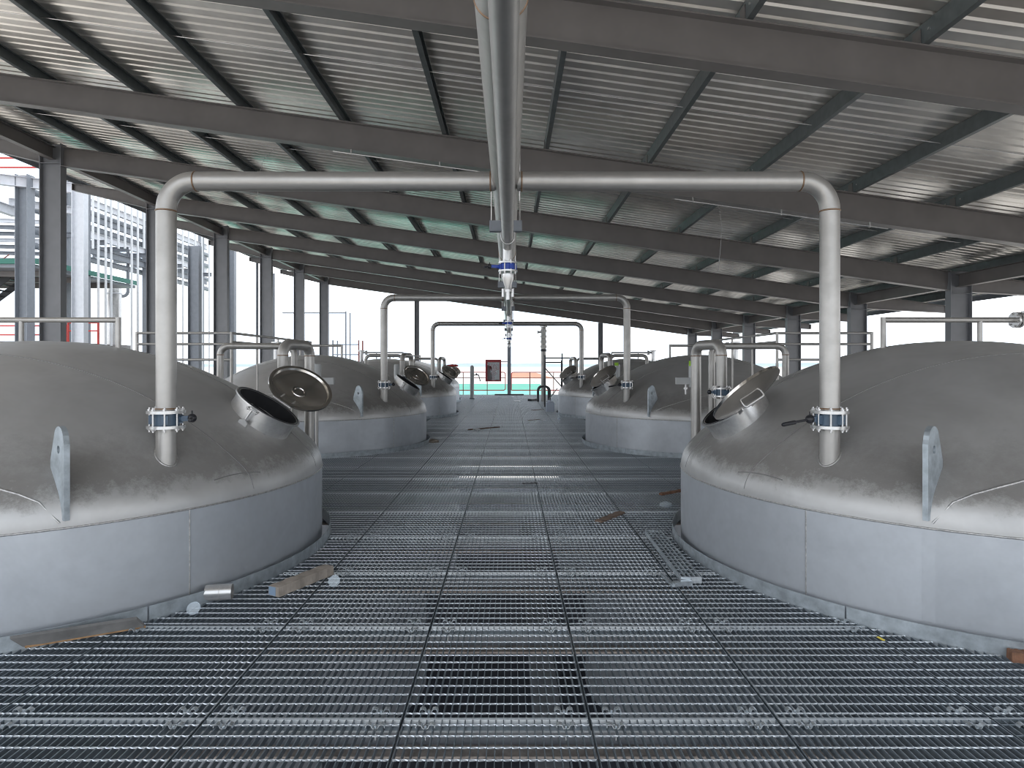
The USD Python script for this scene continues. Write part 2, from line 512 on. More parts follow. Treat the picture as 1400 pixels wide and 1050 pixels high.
# support beams under the joints, their lower flanges covered in dust
for y in JY:
    for s, e in outside(y, -10.5, 10.6, 0.06, "x"):
        if e - s < 0.3:
            continue
        b = MB().box((s, y - 0.05, -0.046), (e, y + 0.05, -0.035))
        sb = obj("support_beam", b, "galvanised_plate", floor)
        obj("web", MB().box((s, y - 0.004, -0.135), (e, y + 0.004, -0.046)), "grey_steel", sb)
        obj("lower_flange", MB().box((s, y - 0.11, -0.147), (e, y + 0.11, -0.135)), "dusty_flange", sb)
for x in (-9.4, 9.4):            # girders along the hall, below the support beams
    for s, e in outside(x, 0.5, 41, 0.2, "y"):
        obj("girder", MB().ibeam((x, s, -0.45), (x, e, -0.45), 0.40, 0.18, 0.014, 0.01), "dark_steel", floor)

# saddle clips that hold the near panels down
clip2d = [(-0.05, -0.004), (-0.047, 0.008), (-0.035, 0.014), (-0.022, 0.010), (-0.013, -0.008), (0.013, -0.008), (0.022, 0.010), (0.035, 0.014), (0.047, 0.008), (0.05, -0.004)]
for y in JY[1:6]:
    for x in JX:
        if abs(x) > 4.0:
            continue
        for dx in (-0.13, 0.13):
            for dy in (-0.075, 0.075):
                px, py = x + dx, y + dy
                if any(math.hypot(px - tx, py - ty) < TANK_R + GAP + 0.05 for tx, ty in TANKS):
                    continue
                b = MB()
                for (u0, w0), (u1, w1) in zip(clip2d, clip2d[1:]):
                    b.bar((px + u0, py, w0 + 0.004), (px + u1, py, w1 + 0.004), 0.028, 0.004, (0, 0, 1))
                b.lathe([(0, 0.008), (0.008, 0.008), (0.008, -0.004), (0, -0.004)][::-1], 6, place((0, 0, 1), (px, py, 0)))
                b.tube([(px, py, -0.07), (px, py, 0.0)], 0.004, 6)
                obj("saddle_clip", b, "galvanised", floor)

# toe plates: a curved strip in lengths around every tank opening
toe_where = {0: "right front tank", 1: "second right tank", 2: "third right tank", 3: "left front tank", 4: "second left tank", 5: "third left tank", 6: "farthest left tank"}
for k, (tx, ty) in enumerate(TANKS):
    t = thing("toe_plate_ring", f"thin galvanised toe plate strip curving around the base of the {toe_where[k]}", "toe plate", (tx, ty, 0))
    n, R = 9, TANK_R + GAP - 0.012
    for q in range(n):
        a0 = math.radians(-138 + q * 40) if tx > 0 else math.radians(-42 - q * 40)
        a1 = a0 + (math.radians(39.75) if tx > 0 else -math.radians(39.75))
        A = np.linspace(a0, a1, 25)
        v, f = [], []
        for i, a in enumerate(A):
            for r, z in ((R, -0.03), (R + 0.005, -0.03), (R + 0.005, 0.10), (R, 0.10)):
                v.append((r * math.cos(a), r * math.sin(a), z))
            if i:
                b = 4 * i
                f += [(b - 4 + c, b + c, b + (c + 1) % 4, b - 4 + (c + 1) % 4) for c in range(4)]
        f += [(0, 1, 2, 3), (len(v) - 1, len(v) - 2, len(v) - 3, len(v) - 4)]
        obj("toe_plate", MB().add(v, np.array(f)), "galvanised_plate", t)

# ceiling: trapezoidal sheets side by side, ribs running down the slope
ceiling = thing("ceiling", "ribbed metal roof sheeting seen from below", None, kind="structure")
RX0, RX1, RIB = -13.3, 13.3, 0.21
prof = [(0.0, 0.0), (0.148, 0.0), (0.165, 0.024), (0.193, 0.024), (0.21, 0.0)]
y = -1.5
while y < 38.6:
    pts = [(y + k * RIB + a, h) for k in range(4) for a, h in prof[:-1]] + [(y + 4 * RIB, 0.0)]
    v, f = [], []
    for i, (yy, h) in enumerate(pts):
        for x in (RX0, RX1):
            zz = DECK_Z - SLOPE * x + h + 0.003
            v += [(x, yy, zz), (x, yy, zz + 0.004)]
        if i:
            b = 4 * i
            f += [(b - 4, b - 2, b + 2, b), (b - 3, b + 1, b + 3, b - 1)]
    obj("roof_sheet", MB().add(v, np.array(f)), "roof_sheet_steel", ceiling)
    y += 4 * RIB

# ------------------------------------------------------------------ steel frame of the hall
ORD = ["first", "second", "third", "fourth", "fifth", "sixth", "seventh", "eighth", "ninth", "tenth", "eleventh", "twelfth", "thirteenth", "fourteenth", "fifteenth"]
PURLIN_X = [0.58 + 1.69 * k for k in range(-7, 8)]
for i, y in enumerate(RAFTER_Y):
    where = ["just overhead, above the top of the picture", "nearest one crossing the top of the picture", "second one crossing overhead", "first one resting on columns in view", "fourth of the row going back", "fifth of the row going back",
             "sixth of the row going back", "second from the far end", "last one at the open far end"][i]
    r = thing("roof_rafter", f"dark grey roof rafter, {where}", "rafter", (0, y, 0))
    xl, xr = AXIS - COL_X + 0.25, AXIS + COL_X - 0.25
    c = math.sqrt(1 + SLOPE * SLOPE)
    obj("beam", MB().ibeam((xl, 0, rafter_bottom(xl) + RAFTER_H / 2), (xr, 0, rafter_bottom(xr) + RAFTER_H / 2), RAFTER_H / c, 0.19, 0.016, 0.011, (0, 0, 1)), "frame_paint", r)
    for s in (-1, 1):                                    # tapered brackets that carry the eaves outside the columns
        xa, xb = AXIS + s * (COL_X + 0.25), s * 13.2
        ta, tb = rafter_bottom(xa) + RAFTER_H, rafter_bottom(xb) + RAFTER_H
        b = MB()
        b.bar((xa, 0, ta - 0.007), (xb, 0, tb - 0.007), 0.16, 0.014, (0, 0, 1))
        b.bar((xa, 0, ta - 0.42), (xb, 0, tb - 0.20), 0.16, 0.014, (0, 0, 1))
        q = [(xa, ta - 0.42), (xb, tb - 0.2), (xb, tb), (xa, ta)]
        b.add([(x, -0.005, z) for x, z in q] + [(x, 0.005, z) for x, z in q], MB.BOXF)
        b.box((min(xb, xb - s * 0.012), -0.08, tb - 0.2), (max(xb, xb - s * 0.012), 0.08, tb))
        obj("eave_bracket", b, "frame_paint", r)
    for x in PURLIN_X:
        if abs(x) < COL_X:
            zt = rafter_bottom(x) + RAFTER_H
            obj("purlin_cleat", MB().box((x - 0.012, -0.06, zt - 0.002), (x - 0.002, 0.06, zt + 0.16)), "frame_paint", r)

for i, x in enumerate(PURLIN_X):
    z = rafter_bottom(x) + RAFTER_H + 0.002
    h, w, t = PURLIN_H - 0.004, 0.065, 0.004
    p = thing("roof_purlin", f"long galvanised C-section roof purlin, {ORD[i]} from the left eave", "purlin", (x, 0, 0))
    b = MB().box((0, -1.5, z), (t, 38.6, z + h)).box((t, -1.5, z), (w, 38.6, z + t)).box((t, -1.5, z + h - t), (w, 38.6, z + h)).box((w - t, -1.5, z + t), (w, 38.6, z + 0.022)).box((w - t, -1.5, z + h - 0.022), (w, 38.6, z + h - t))
    obj("channel", b, "purlin_steel", p)
    if -9.5 < x < 9.5:
        for y in RAFTER_Y:                               # screw heads beside each rafter
            for dy in (-0.18, 0.18):
                obj("bolt", MB().lathe([(0.014, 0), (0.014, 0.012), (0, 0.012)], 6, place((-1, 0, 0), (0.0, y + dy, z + 0.1))), "bright_steel", p)

# thin sag rods between the purlins, half way along each bay
for k, y in enumerate(RAFTER_Y[:5]):
    yy = y + 2.2
    b = MB()
    pts = [(x, yy, rafter_bottom(x) + RAFTER_H + 0.07) for x in (-9.9, 9.9)]
    b.tube(pts, 0.007, 6)
    obj("sag_rod", b, "bright_steel", label=f"thin steel sag rod threaded through the purlins in the {ORD[k]} roof bay from the camera", cat="rod")

LEFT_ROWS = RAFTER_Y[2:]
for side, s in (("left", -1), ("right", 1)):
    for i, y in enumerate(LEFT_ROWS):
        if i == 0:
            where = "nearest of its row"
        else:
            where = f"{ORD[i - 1]} of the row counted from the front" if i < 6 else "last of its row at the far end"
        if i == 1:
            where = f"broadest one, behind the {side} front tank"
        x = AXIS + s * COL_X
        c = thing("steel_column", f"grey painted steel column on the {side} side, {where}", "column", (x, y, 0))
        top = rafter_bottom(x) + RAFTER_H + 0.03
        b = MB()
        b.box((-0.25, -0.10, -6.0), (-0.234, 0.10, top)).box((0.234, -0.10, -6.0), (0.25, 0.10, top)).box((-0.234, -0.006, -6.0), (0.234, 0.006, top))
        obj("shaft", b, "column_paint", c)
        zb = rafter_bottom(x) - s * SLOPE * 0.25
        for q in (-1, 1):
            obj("stiffener", MB().box((-0.234, 0.007 if q > 0 else -0.1, zb - 0.005), (0.234, 0.1 if q > 0 else -0.007, zb + 0.008)), "column_paint", c)
    for i in range(len(LEFT_ROWS) - 1):
        ya, yb = LEFT_ROWS[i] + 0.012, LEFT_ROWS[i + 1] - 0.012
        zc = 6.83 if s < 0 else 3.85
        obj("tie_beam", MB().ibeam((AXIS + s * COL_X, ya, zc), (AXIS + s * COL_X, yb, zc), 0.30, 0.15, 0.012, 0.008), "frame_paint", label=f"dark eave tie beam joining the {side} columns, {ORD[i]} span from the front", cat="beam")
    # nearer spans run on out of the picture
    obj("tie_beam", MB().ibeam((AXIS + s * COL_X, 1.86, 6.83 if s < 0 else 3.85), (AXIS + s * COL_X, LEFT_ROWS[0] - 0.012, 6.83 if s < 0 else 3.85), 0.30, 0.15, 0.012, 0.008), "frame_paint", label=f"dark eave tie beam nearest the camera above the {side} front tank", cat="beam")
    obj("eave_gutter", MB().bar((s * 13.32, -1.5, rafter_bottom(s * 13.3) + 0.60), (s * 13.32, 38.6, rafter_bottom(s * 13.3) + 0.60), 0.03, 0.16, (0, 0, 1)), "grey_steel", label=f"grey eave trim running along the {side} edge of the roof", cat="trim")
for x, side in ((-5.35, "left"), (5.22, "right")):
    c = thing("gable_post", f"slim grey gable post at the far open end, {side} of the aisle", "column", (x, RAFTER_Y[-1], 0))
    b = MB()
    top = rafter_bottom(x) - 0.001
    b.box((-0.13, -0.1, -6), (-0.118, 0.1, top)).box((0.118, -0.1, -6), (0.13, 0.1, top)).box((-0.118, -0.005, -6), (0.118, 0.005, top))
    obj("shaft", b, "column_paint", c)

# conduit clipped below the second rafter
cd = thing("conduit", "thin bright conduit clipped under the second overhead rafter", "conduit", (0, RAFTER_Y[2] - 0.11, 0))
for xa, xb in ((-2.9, -0.35), (2.7, 6.2)):
    obj("tube", MB().tube([(xa, 0, rafter_bottom(xa) - 0.07), (xb, 0, rafter_bottom(xb) - 0.07)], 0.012, 8), "bright_steel", cd)
    for x in np.arange(xa + 0.3, xb, 1.45):
        obj("clip", MB().box((x - 0.008, -0.012, rafter_bottom(x) - 0.09), (x + 0.008, 0.012, rafter_bottom(x) + 0.0)), "bright_steel", cd)
for lab, pts in (("thin black wire dangling from the roof above the right pipe elbow", [at(983, 278, 12.5), at(987, 310, 12.5), at(985, 340, 12.5), at(982, 372, 12.5)]),
                 ("thin loose wire looping down from the left part of the roof", [at(375, 203, 12.0), at(360, 218, 12.0), at(353, 245, 12.0), at(352, 272, 12.0)])):
    obj("hanging_wire", MB().tube(path(pts, 0.3), 0.004, 5), "bright_steel", label=lab, cat="wire")

# ------------------------------------------------------------------ tanks
CROWN = None
lo, hi = TANK_R, 60.0
for _ in range(80):
    mid = (lo + hi) / 2
    if mid - math.sqrt((mid - KNUCKLE) ** 2 - (TANK_R - KNUCKLE) ** 2) > DOME_RISE:
        lo = mid
    else:
        hi = mid
CROWN = (lo + hi) / 2
R_T = (TANK_R - KNUCKLE) * CROWN / (CROWN - KNUCKLE)


def dome_z(r):
    r = np.minimum(np.asarray(r, float), TANK_R)
    zc = WALL_TOP + DOME_RISE - CROWN
    return np.where(r <= R_T, zc + np.sqrt(np.maximum(CROWN ** 2 - r ** 2, 0)), WALL_TOP + np.sqrt(np.maximum(KNUCKLE ** 2 - (np.maximum(r - (TANK_R - KNUCKLE), 0)) ** 2, 0)))


def on_dome(x, y):
    return V(x, y, float(dome_z(math.hypot(x, y))))


def disc(b, r, z0, z1, M, n=32, hole=0.0):
    b.lathe([(hole, z0), (r, z0), (r, z1), (hole, z1)], n, M, closed=hole > 0)


def flange(b, M, r, t, n=8, z=0.0):
    disc(b, r, z - t / 2, z + t / 2, M, 32)


def build_tank(s, name, label, loc):
    """s = 1: right hand tank, -1: left hand tank (mirror image, except for the manhole which is turned round)."""
    t = thing(name, label, "tank", (*loc, 0), group=None)
    mx = lambda x: s * x
    obj("wall", MB().lathe([(TANK_R, -6.0), (TANK_R, WALL_TOP)], 160), "tank_wall_steel", t, smooth=True)
    kn = [(TANK_R - KNUCKLE + KNUCKLE * math.cos(a), WALL_TOP + KNUCKLE * math.sin(a)) for a in np.linspace(0, math.acos((R_T - (TANK_R - KNUCKLE)) / KNUCKLE), 14)]
    cr = [(r, float(dome_z(r))) for r in np.linspace(R_T, 0.0, 40)[1:]]
    dv, df = MB().lathe(kn + cr, 160).get()
    mb_ = V(mx(-2.24), -0.10, 0)
    mb_[2] = float(dome_z(np.hypot(mb_[0], mb_[1])))
    mn_ = V(mx(-0.56), 0, 0.83) / math.hypot(0.56, 0.83)
    fc = dv[df].mean(1) - mb_
    keep = np.linalg.norm(fc - np.outer(fc @ mn_, mn_), axis=1) > 0.285
    obj("dome", (dv, df[keep]), "tank_dome_steel", t, smooth=True)
    # weld beads
    obj("weld_seam", ring((0, 0, WALL_TOP), (0, 0, 1), TANK_R + 0.001, 0.008, 160, 6), "weld_bead", t, smooth=True)
    a = math.radians(-145.3)
    for a in (math.radians(-145.3), math.radians(-25.0), math.radians(95.0)):
        p = V(mx(TANK_R * math.cos(a)), TANK_R * math.sin(a), 0)
        obj("weld_seam", MB().tube([p + V(0, 0, -0.4), p + V(0, 0, WALL_TOP)], 0.006, 6), "weld_bead", t, smooth=True)
    for yy in (-1.0, 0.2, 1.4):
        h = math.sqrt(TANK_R ** 2 - yy ** 2) - 0.004
        xs = h * np.sin(np.linspace(-math.pi / 2, math.pi / 2, 70))
        obj("weld_seam", MB().tube([on_dome(mx(x), yy) + V(0, 0, 0.0008) for x in xs], 0.0036, 6), "seam_steel", t, smooth=True)
    pl = np.array([(-1.642, -2.166), (-1.52, -2.195), (-1.40, -2.222), (-1.26, -2.25), (-1.14, -2.27), (-0.8, -2.295), (-0.4, -2.305), (0.0, -2.31)])
    pl = np.vstack([pl, pl[:-1][::-1] * (-1, 1)])
    obj("weld_seam", MB().tube([on_dome(mx(x), y_) for x, y_ in pl], 0.0085, 8), "weld_bead", t, smooth=True)
    sg = [on_dome(mx(-2.53 + 0.24 * q), -0.87 - 0.52 * q) for q in np.linspace(0, 0.86, 6)]
    obj("weld_seam", MB().tube(sg, 0.005, 6), "seam_steel", t, smooth=True)
    # lifting lugs
    for deg in (-128, -38, 52):
        a = math.radians(deg)
        a2 = a + math.pi - math.radians(13)
        po, rd = V(mx(2.745 * math.cos(a)), 2.745 * math.sin(a), 0), V(mx(math.cos(a2)), math.sin(a2), 0)
        zd = lambda q: float(dome_z(np.hypot(*(po + rd * q)[:2])))
        from shapely.geometry import Polygon, Point
        outl = [(0.0, 0.80), (0.0, 1.33)] + [(0.112 + 0.10 * math.cos(math.pi - q), 1.35 + 0.10 * math.sin(math.pi - q)) for q in np.linspace(0.1, 2.5, 9)]
        outl += [(0.285, zd(0.285) + 0.045)] + [(q, zd(q) - 0.012) for q in np.linspace(0.283, 0.045, 12)] + [(0.045, 0.80)]
        pl = Polygon(outl).buffer(0).difference(Point(0.115, 1.285).buffer(0.028))
        if pl.geom_type != "Polygon":
            pl = max(pl.geoms, key=lambda g: g.area)
        side = np.cross(rd, V(0, 0, 1))
        obj("lifting_lug", MB().prism(pl, 0.036, mat4(rd, V(0, 0, 1), side, po)), "galvanised_plate", t)
    # manhole: neck, lid thrown back on its hinge
    hy = -1.0 if s > 0 else 1.0
    base = V(mx(-2.24), 0.0 - 0.10, 0)
    base[2] = float(dome_z(np.hypot(base[0], base[1])))
    nrm = V(mx(-0.56), 0, 0.83)
    nrm /= np.linalg.norm(nrm)
    rm = 0.325
    top = base + nrm * 0.14
    M = place(nrm, top)
    b = MB()
    b.lathe([(rm, -0.42), (rm, -0.012), (rm + 0.025, -0.010), (rm + 0.025, 0.004), (rm - 0.012, 0.004)], 48, M)
    neck = obj("manhole_neck", b, "bright_steel", t, smooth=40)
    obj("gasket", ring(top + nrm * 0.005, nrm, rm + 0.004, 0.008, 48), "black_plastic", neck, smooth=True)
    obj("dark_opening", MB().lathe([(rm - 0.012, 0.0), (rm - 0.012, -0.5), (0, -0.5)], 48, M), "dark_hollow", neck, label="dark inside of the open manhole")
    lug_dir = np.cross(nrm, V(0, hy, 0))
    # lid
    h = V(0, hy, 0)
    phi = math.radians(152)
    hinge = top + h * (rm + 0.035) + nrm * 0.02
    ln = nrm * math.cos(phi) + h * math.sin(phi)           # outer normal of the lid after opening
    lh = -(h * math.cos(phi) - nrm * math.sin(phi))        # from hinge to the lid's centre
    lc = hinge + lh * (rm + 0.04)
    ML = place(ln, lc)
    prof_o = [(rm + 0.03, -0.012), (rm + 0.03, 0.012), (rm + 0.012, 0.020), (rm - 0.02, 0.022), (rm * 0.75, 0.045), (rm * 0.45, 0.060), (rm * 0.2, 0.066), (0, 0.068)]
    prof_i = [(0, 0.056), (rm * 0.16, 0.056), (rm * 0.18, 0.046), (rm * 0.24, 0.046), (rm * 0.26, 0.054), (rm * 0.45, 0.048), (rm * 0.75, 0.033), (rm - 0.02, 0.010), (rm - 0.005, -0.012), (rm + 0.03, -0.012)]
    lid = obj("manhole_lid", MB().lathe(prof_i + prof_o[1:], 56, ML), "mirror_steel", t, smooth=35)
    cross = np.cross(ln, lh)
    obj("lid_handle", MB().tube(path([lc + ln * 0.055 - cross * 0.10 + lh * 0.05, lc + ln * 0.115 - cross * 0.10 + lh * 0.05, lc + ln * 0.115 + cross * 0.10 + lh * 0.05, lc + ln * 0.055 + cross * 0.10 + lh * 0.05], 0.02), 0.010, 8), "bright_steel", lid, smooth=True)
    b = MB()
    for q in (-0.07, 0.07):
        b.bar(hinge + cross * q - lh * 0.01 + ln * 0.02, hinge + cross * q + lh * 0.17 + ln * 0.045, 0.014, 0.035, ln)
    b.tube([hinge - cross * 0.11 , hinge + cross * 0.11], 0.014, 10)
    obj("hinge", b, "bright_steel", lid, smooth=40)
    b = MB()
    kp = top - h * (rm + 0.03)
    b.bar(kp - nrm * 0.02 + lug_dir * 0.045, kp - nrm * 0.02 - h * 0.06 + lug_dir * 0.045, 0.012, 0.03, nrm)
    b.bar(kp - nrm * 0.02 - lug_dir * 0.045, kp - nrm * 0.02 - h * 0.06 - lug_dir * 0.045, 0.012, 0.03, nrm)
    b.tube([kp - h * 0.04 - nrm * 0.02 - lug_dir * 0.06, kp - h * 0.04 - nrm * 0.02 + lug_dir * 0.06], 0.008, 8)
    b.tube([kp - h * 0.045 - nrm * 0.02, kp - h * 0.055 - nrm * 0.16], 0.010, 8)
    b.lathe([(0.0, -0.012), (0.05, -0.012), (0.055, 0), (0.05, 0.012), (0, 0.012)], 6, place(h, kp - h * 0.055 - nrm * 0.17))
    obj("swing_bolt", b, "bright_steel", neck)
    # stub nozzle below the butterfly valve
    sx, sy = -2.0, -1.45
    zt = 1.445 - 0.062
    st = MB().tube([(mx(sx), sy, float(dome_z(math.hypot(sx, sy))) - 0.16), (mx(sx), sy, zt)], 0.076, 28)
    stub = obj("inlet_stub", st, "pipe_steel", t, smooth=40)
    a = np.linspace(0, 2 * np.pi, 33)
    obj("weld_bead", MB().tube([on_dome(mx(sx) + 0.079 * math.cos(q), sy + 0.079 * math.sin(q)) for q in a], 0.008, 6, cap=False), "weld_bead", stub, smooth=True)
    # vent nozzle stub behind the manhole, wash pipe over the crown, flanged top nozzle
    vx, vy = -1.92, 1.45
    obj("vent_stub", MB().tube([(mx(vx), vy, float(dome_z(math.hypot(vx, vy))) - 0.14), (mx(vx), vy, 1.46)], 0.068, 24), "pipe_steel", t, smooth=40)
    for k, (px, py) in enumerate(((-0.78, 2.25),)):
        obj("vent_stub", MB().tube([(mx(px), py, float(dome_z(math.hypot(px, py))) - 0.1), (mx(px), py, float(dome_z(math.hypot(px, py))) + 0.05)], 0.05, 20), "pipe_steel", t, smooth=40)
    w = MB()
    z = 2.35
    w.tube([(mx(-0.67), 0.11, z), (mx(0.70), 0.11, z)], 0.027, 16)
    w.tube([(mx(-0.67), 0.11, float(dome_z(0.67)) - 0.02), (mx(-0.67), 0.11, z + 0.027)], 0.027, 16)
    w.tube([(mx(0.34), 0.11, float(dome_z(0.34)) - 0.02), (mx(0.34), 0.11, z)], 0.024, 16)
    obj("top_pipe", w, "pipe_steel", t, smooth=40)
    g = MB()
    g.tube([(mx(0.92), 0.11, float(dome_z(0.92)) - 0.02), (mx(0.92), 0.11, 2.42)], 0.07, 24)
    disc(g, 0.12, 2.40, 2.42, place((0, 0, 1), (mx(0.92), 0.11, 0)))
    disc(g, 0.12, 2.424, 2.444, place((0, 0, 1), (mx(0.92), 0.11, 0)))
    g.tube([(mx(0.70), 0.11, z), (mx(0.92), 0.11, z)], 0.04, 16)
    for q in (0.705, 0.745):
        disc(g, 0.082, -0.011, 0.011, place((1, 0, 0), (mx(q), 0.11, z)), 24)
    for q in range(6):
        a_ = q * math.pi / 3 + 0.3
        yb, zb = 0.11 + 0.066 * math.cos(a_), z + 0.066 * math.sin(a_)
        g.tube([(mx(0.68), yb, zb), (mx(0.77), yb, zb)], 0.009, 8)
    obj("top_nozzle", g, "bright_steel", t, smooth=40)
    return t


tank_name = "storage_tank"
r0 = build_tank(1, tank_name, "large stainless steel domed tank in the right foreground, nearest on the right", RIGHT[0])
l0 = build_tank(-1, tank_name, "large stainless steel domed tank in the left foreground, nearest on the left", LEFT[0])
copy_of(r0, "stainless steel domed tank on the right, second from the front", (*RIGHT[1], 0))
copy_of(r0, "stainless steel domed tank on the right, farthest back beside the white jerrycan", (*RIGHT[2], 0))
copy_of(l0, "stainless steel domed tank on the left, behind the front tank's open manhole lid", (*LEFT[1], 0))
copy_of(l0, "stainless steel domed tank on the left, third from the front", (*LEFT[2], 0))
copy_of(l0, "pale domed tank farthest back on the left, barely showing past the third tank", (*LEFT[3], 0))


# ------------------------------------------------------------------ valves
def valve(name, label, loc, d, R, body_r, bodymat, stem_len, lever, group=None):
    """Wafer butterfly valve between two bolted flanges on a vertical pipe; d: stem direction; lever: (direction, length)."""
    t = thing(name, label, "valve", loc, group=group)
    up = place((0, 0, 1), (0, 0, 0))
    k = R / 0.143
    for z, nm in ((0.060, "flange"), (-0.060, "flange")):
        b = MB()
        disc(b, R, z * k - 0.012 * k, z * k + 0.012 * k, up, 40)
        obj(nm, b, "bright_steel", t, smooth=40)
    b = MB()
    disc(b, body_r, -0.047 * k, 0.047 * k, up, 32)
    for q in range(4):
        a = q * math.pi / 2 + 0.39
        b.bar((body_r * 0.9 * math.cos(a), body_r * 0.9 * math.sin(a), 0), ((body_r + 0.025 * k) * math.cos(a), (body_r + 0.025 * k) * math.sin(a), 0), 0.05 * k, 0.07 * k, (0, 0, 1))
    d = V(*d)
    d /= np.linalg.norm(d)
    b.tube([d * body_r * 0.9, d * (body_r + stem_len * 0.45)], 0.026 * k, 16)
    b.bar(d * (body_r + stem_len * 0.4), d * (body_r + stem_len), 0.05 * k, 0.04 * k, (0, 0, 1))
    obj("body", b, bodymat, t, smooth=40)
    for q in range(8):
        a = (q + 0.5) * math.pi / 4
        x, y = (R - 0.024 * k) * math.cos(a), (R - 0.024 * k) * math.sin(a)
        b = MB().tube([(x, y, -0.098 * k), (x, y, 0.098 * k)], 0.008 * k, 8)
        for z in (0.072, -0.086):
            b.lathe([(0, z * k), (0.015 * k, z * k), (0.015 * k, (z + 0.014) * k), (0, (z + 0.014) * k)], 6, place((0, 0, 1), (x, y, 0)))
        obj("stud", b, "bright_steel", t)
    hub = d * (body_r + stem_len + 0.02 * k)
    ld, ll = V(*lever[0]), lever[1]
    ld /= np.linalg.norm(ld)
    b = MB().mesh(trimesh.creation.icosphere(2, 0.036 * k).apply_translation(hub))
    b.tube([hub, hub + ld * ll * 0.55], 0.010 * k, 10)
    b.tube([hub + ld * ll * 0.5, hub + ld * ll * 0.55, hub + ld * ll * 0.95, hub + ld * ll], [0.010 * k, 0.017 * k, 0.017 * k, 0.010 * k], 12)
    b.tube([hub, hub + V(0, 0, 0.06 * k)], 0.006 * k, 8)
    obj("lever", b, "black_plastic", t, smooth=40)
    return t


# ------------------------------------------------------------------ cross pipes over the aisle
XR, XL, PY, PZ, PR = AXIS + TANK_X - 2.0, AXIS - TANK_X + 2.0, 5.2, 3.355, 0.0765
for k in range(3):
    y = PY + 9 * k
    where = ["nearest one, spanning the front pair of tanks", "second one back", "farthest and smallest one"][k]
    t = thing("cross_pipe", f"stainless pipe arch over the aisle, {where}", "pipe", (0, y, 0))
    for sx in (-1, 1):
        xe = XR if sx > 0 else XL
        pl = path([(-0.03 + sx * 0.09, 0, PZ + 0.0), (xe, 0, PZ), (xe, 0, 1.445 + 0.07)], 0.23, 14)
        arm = obj("arm", MB().tube(pl, PR, 32), "pipe_steel", t, smooth=40)
        for p, ax in (((xe - sx * 0.24, 0, PZ), (1, 0, 0)), ((xe, 0, PZ - 0.24), (0, 0, 1)), ((-0.03 + sx * 0.125, 0, PZ), (1, 0, 0)), ((xe, 0, 1.445 + 0.085), (0, 0, 1))):
            obj("weld", ring(p, ax, PR - 0.001, 0.007, 32, 6), "weld_tint", arm, smooth=True, label="brown heat tinted weld")
    side = ["front", "second", "farthest"][k]
    valve("butterfly_valve", f"blue-grey butterfly valve with black gear handle on the left leg of the {side} pipe arch", (XL, y, 1.445), (1, 0.05, 0.04), 0.143, 0.098, "valve_blue_grey", 0.085, ((0.35, -1, -0.08), 0.12))
    valve("butterfly_valve", f"dark butterfly valve with long black lever on the right leg of the {side} pipe arch", (XR, y, 1.445), (-1, -0.05, 0), 0.143, 0.098, "valve_blue_grey", 0.045, ((-1, -0.25, -0.16), 0.26))

# ------------------------------------------------------------------ overhead main along the aisle, header below it, drops
main = thing("main_pipe", "large stainless steel pipe running overhead along the middle of the aisle", "pipe", (-0.036, 0, 3.37))
mp = np.array([(0, -1.5, 0), (0, 20, 0), (0, 40.55, 0)], float)
obj("pipe", MB().tube(mp, 0.1095, 40), "pipe_steel", main, smooth=40)
for y in (2.6, 8.6, 14.6, 20.6, 26.6, 32.6):
    obj("weld", ring((0, y, 0), (0, 1, 0), 0.109, 0.006, 36, 6), "weld_tint", main, smooth=True)
sp = thing("support_post", "dark grey square post holding up the far end of the overhead pipe", "post", (-0.036, 40.4, 0))
obj("shaft", MB().box((-0.11, -0.11, 0.07), (0.11, 0.11, 3.255)), "grey_steel", sp)
obj("base_plate", MB().box((-0.9, -0.3, 0.0), (0.9, 0.3, 0.07)), "dark_steel", sp)
hd = thing("header_pipe", "slim stainless header pipe slung below the overhead main pipe", "pipe", (-0.02, 0, 3.10))
obj("pipe", MB().tube([(0, -1.5, 0), (0, 24.7, 0)], 0.054, 28), "pipe_steel", hd, smooth=40)
for k in range(3):
    y = 6.65 + 9 * k
    b = MB().tube([(0, y, -0.03), (0, y, -0.155)], 0.054, 24)
    obj("drop", b, "bright_steel", hd, smooth=40)
    b = MB().lathe([(0.0, -0.55), (0.018, -0.55), (0.022, -0.47), (0.033, -0.47), (0.033, -0.445), (0.026, -0.44), (0.058, -0.33), (0.058, -0.285), (0.0, -0.285)], 28, place((0, 0, 1), (0, y, 0)))
    rd = obj("reducer", b, "bright_steel", hd, smooth=40)
    for q in (-1, 1):
        obj("fitting", MB().tube([(q * 0.05, y, -0.44), (q * 0.05, y, -0.52)], 0.014, 10).tube([(0, y, -0.455), (q * 0.05, y, -0.455)], 0.01, 8), "bright_steel", rd)
    valve("drop_valve", ["bright blue butterfly valve hanging below the overhead pipe, nearest the camera", "blue butterfly valve under the overhead pipe, second back", "small blue valve under the overhead pipe, farthest back"][k],
          (-0.02, y, 2.885), (-1, -0.15, 0.02), 0.10, 0.075, "valve_blue", 0.10, ((-0.6, -0.8, -0.2), 0.10))
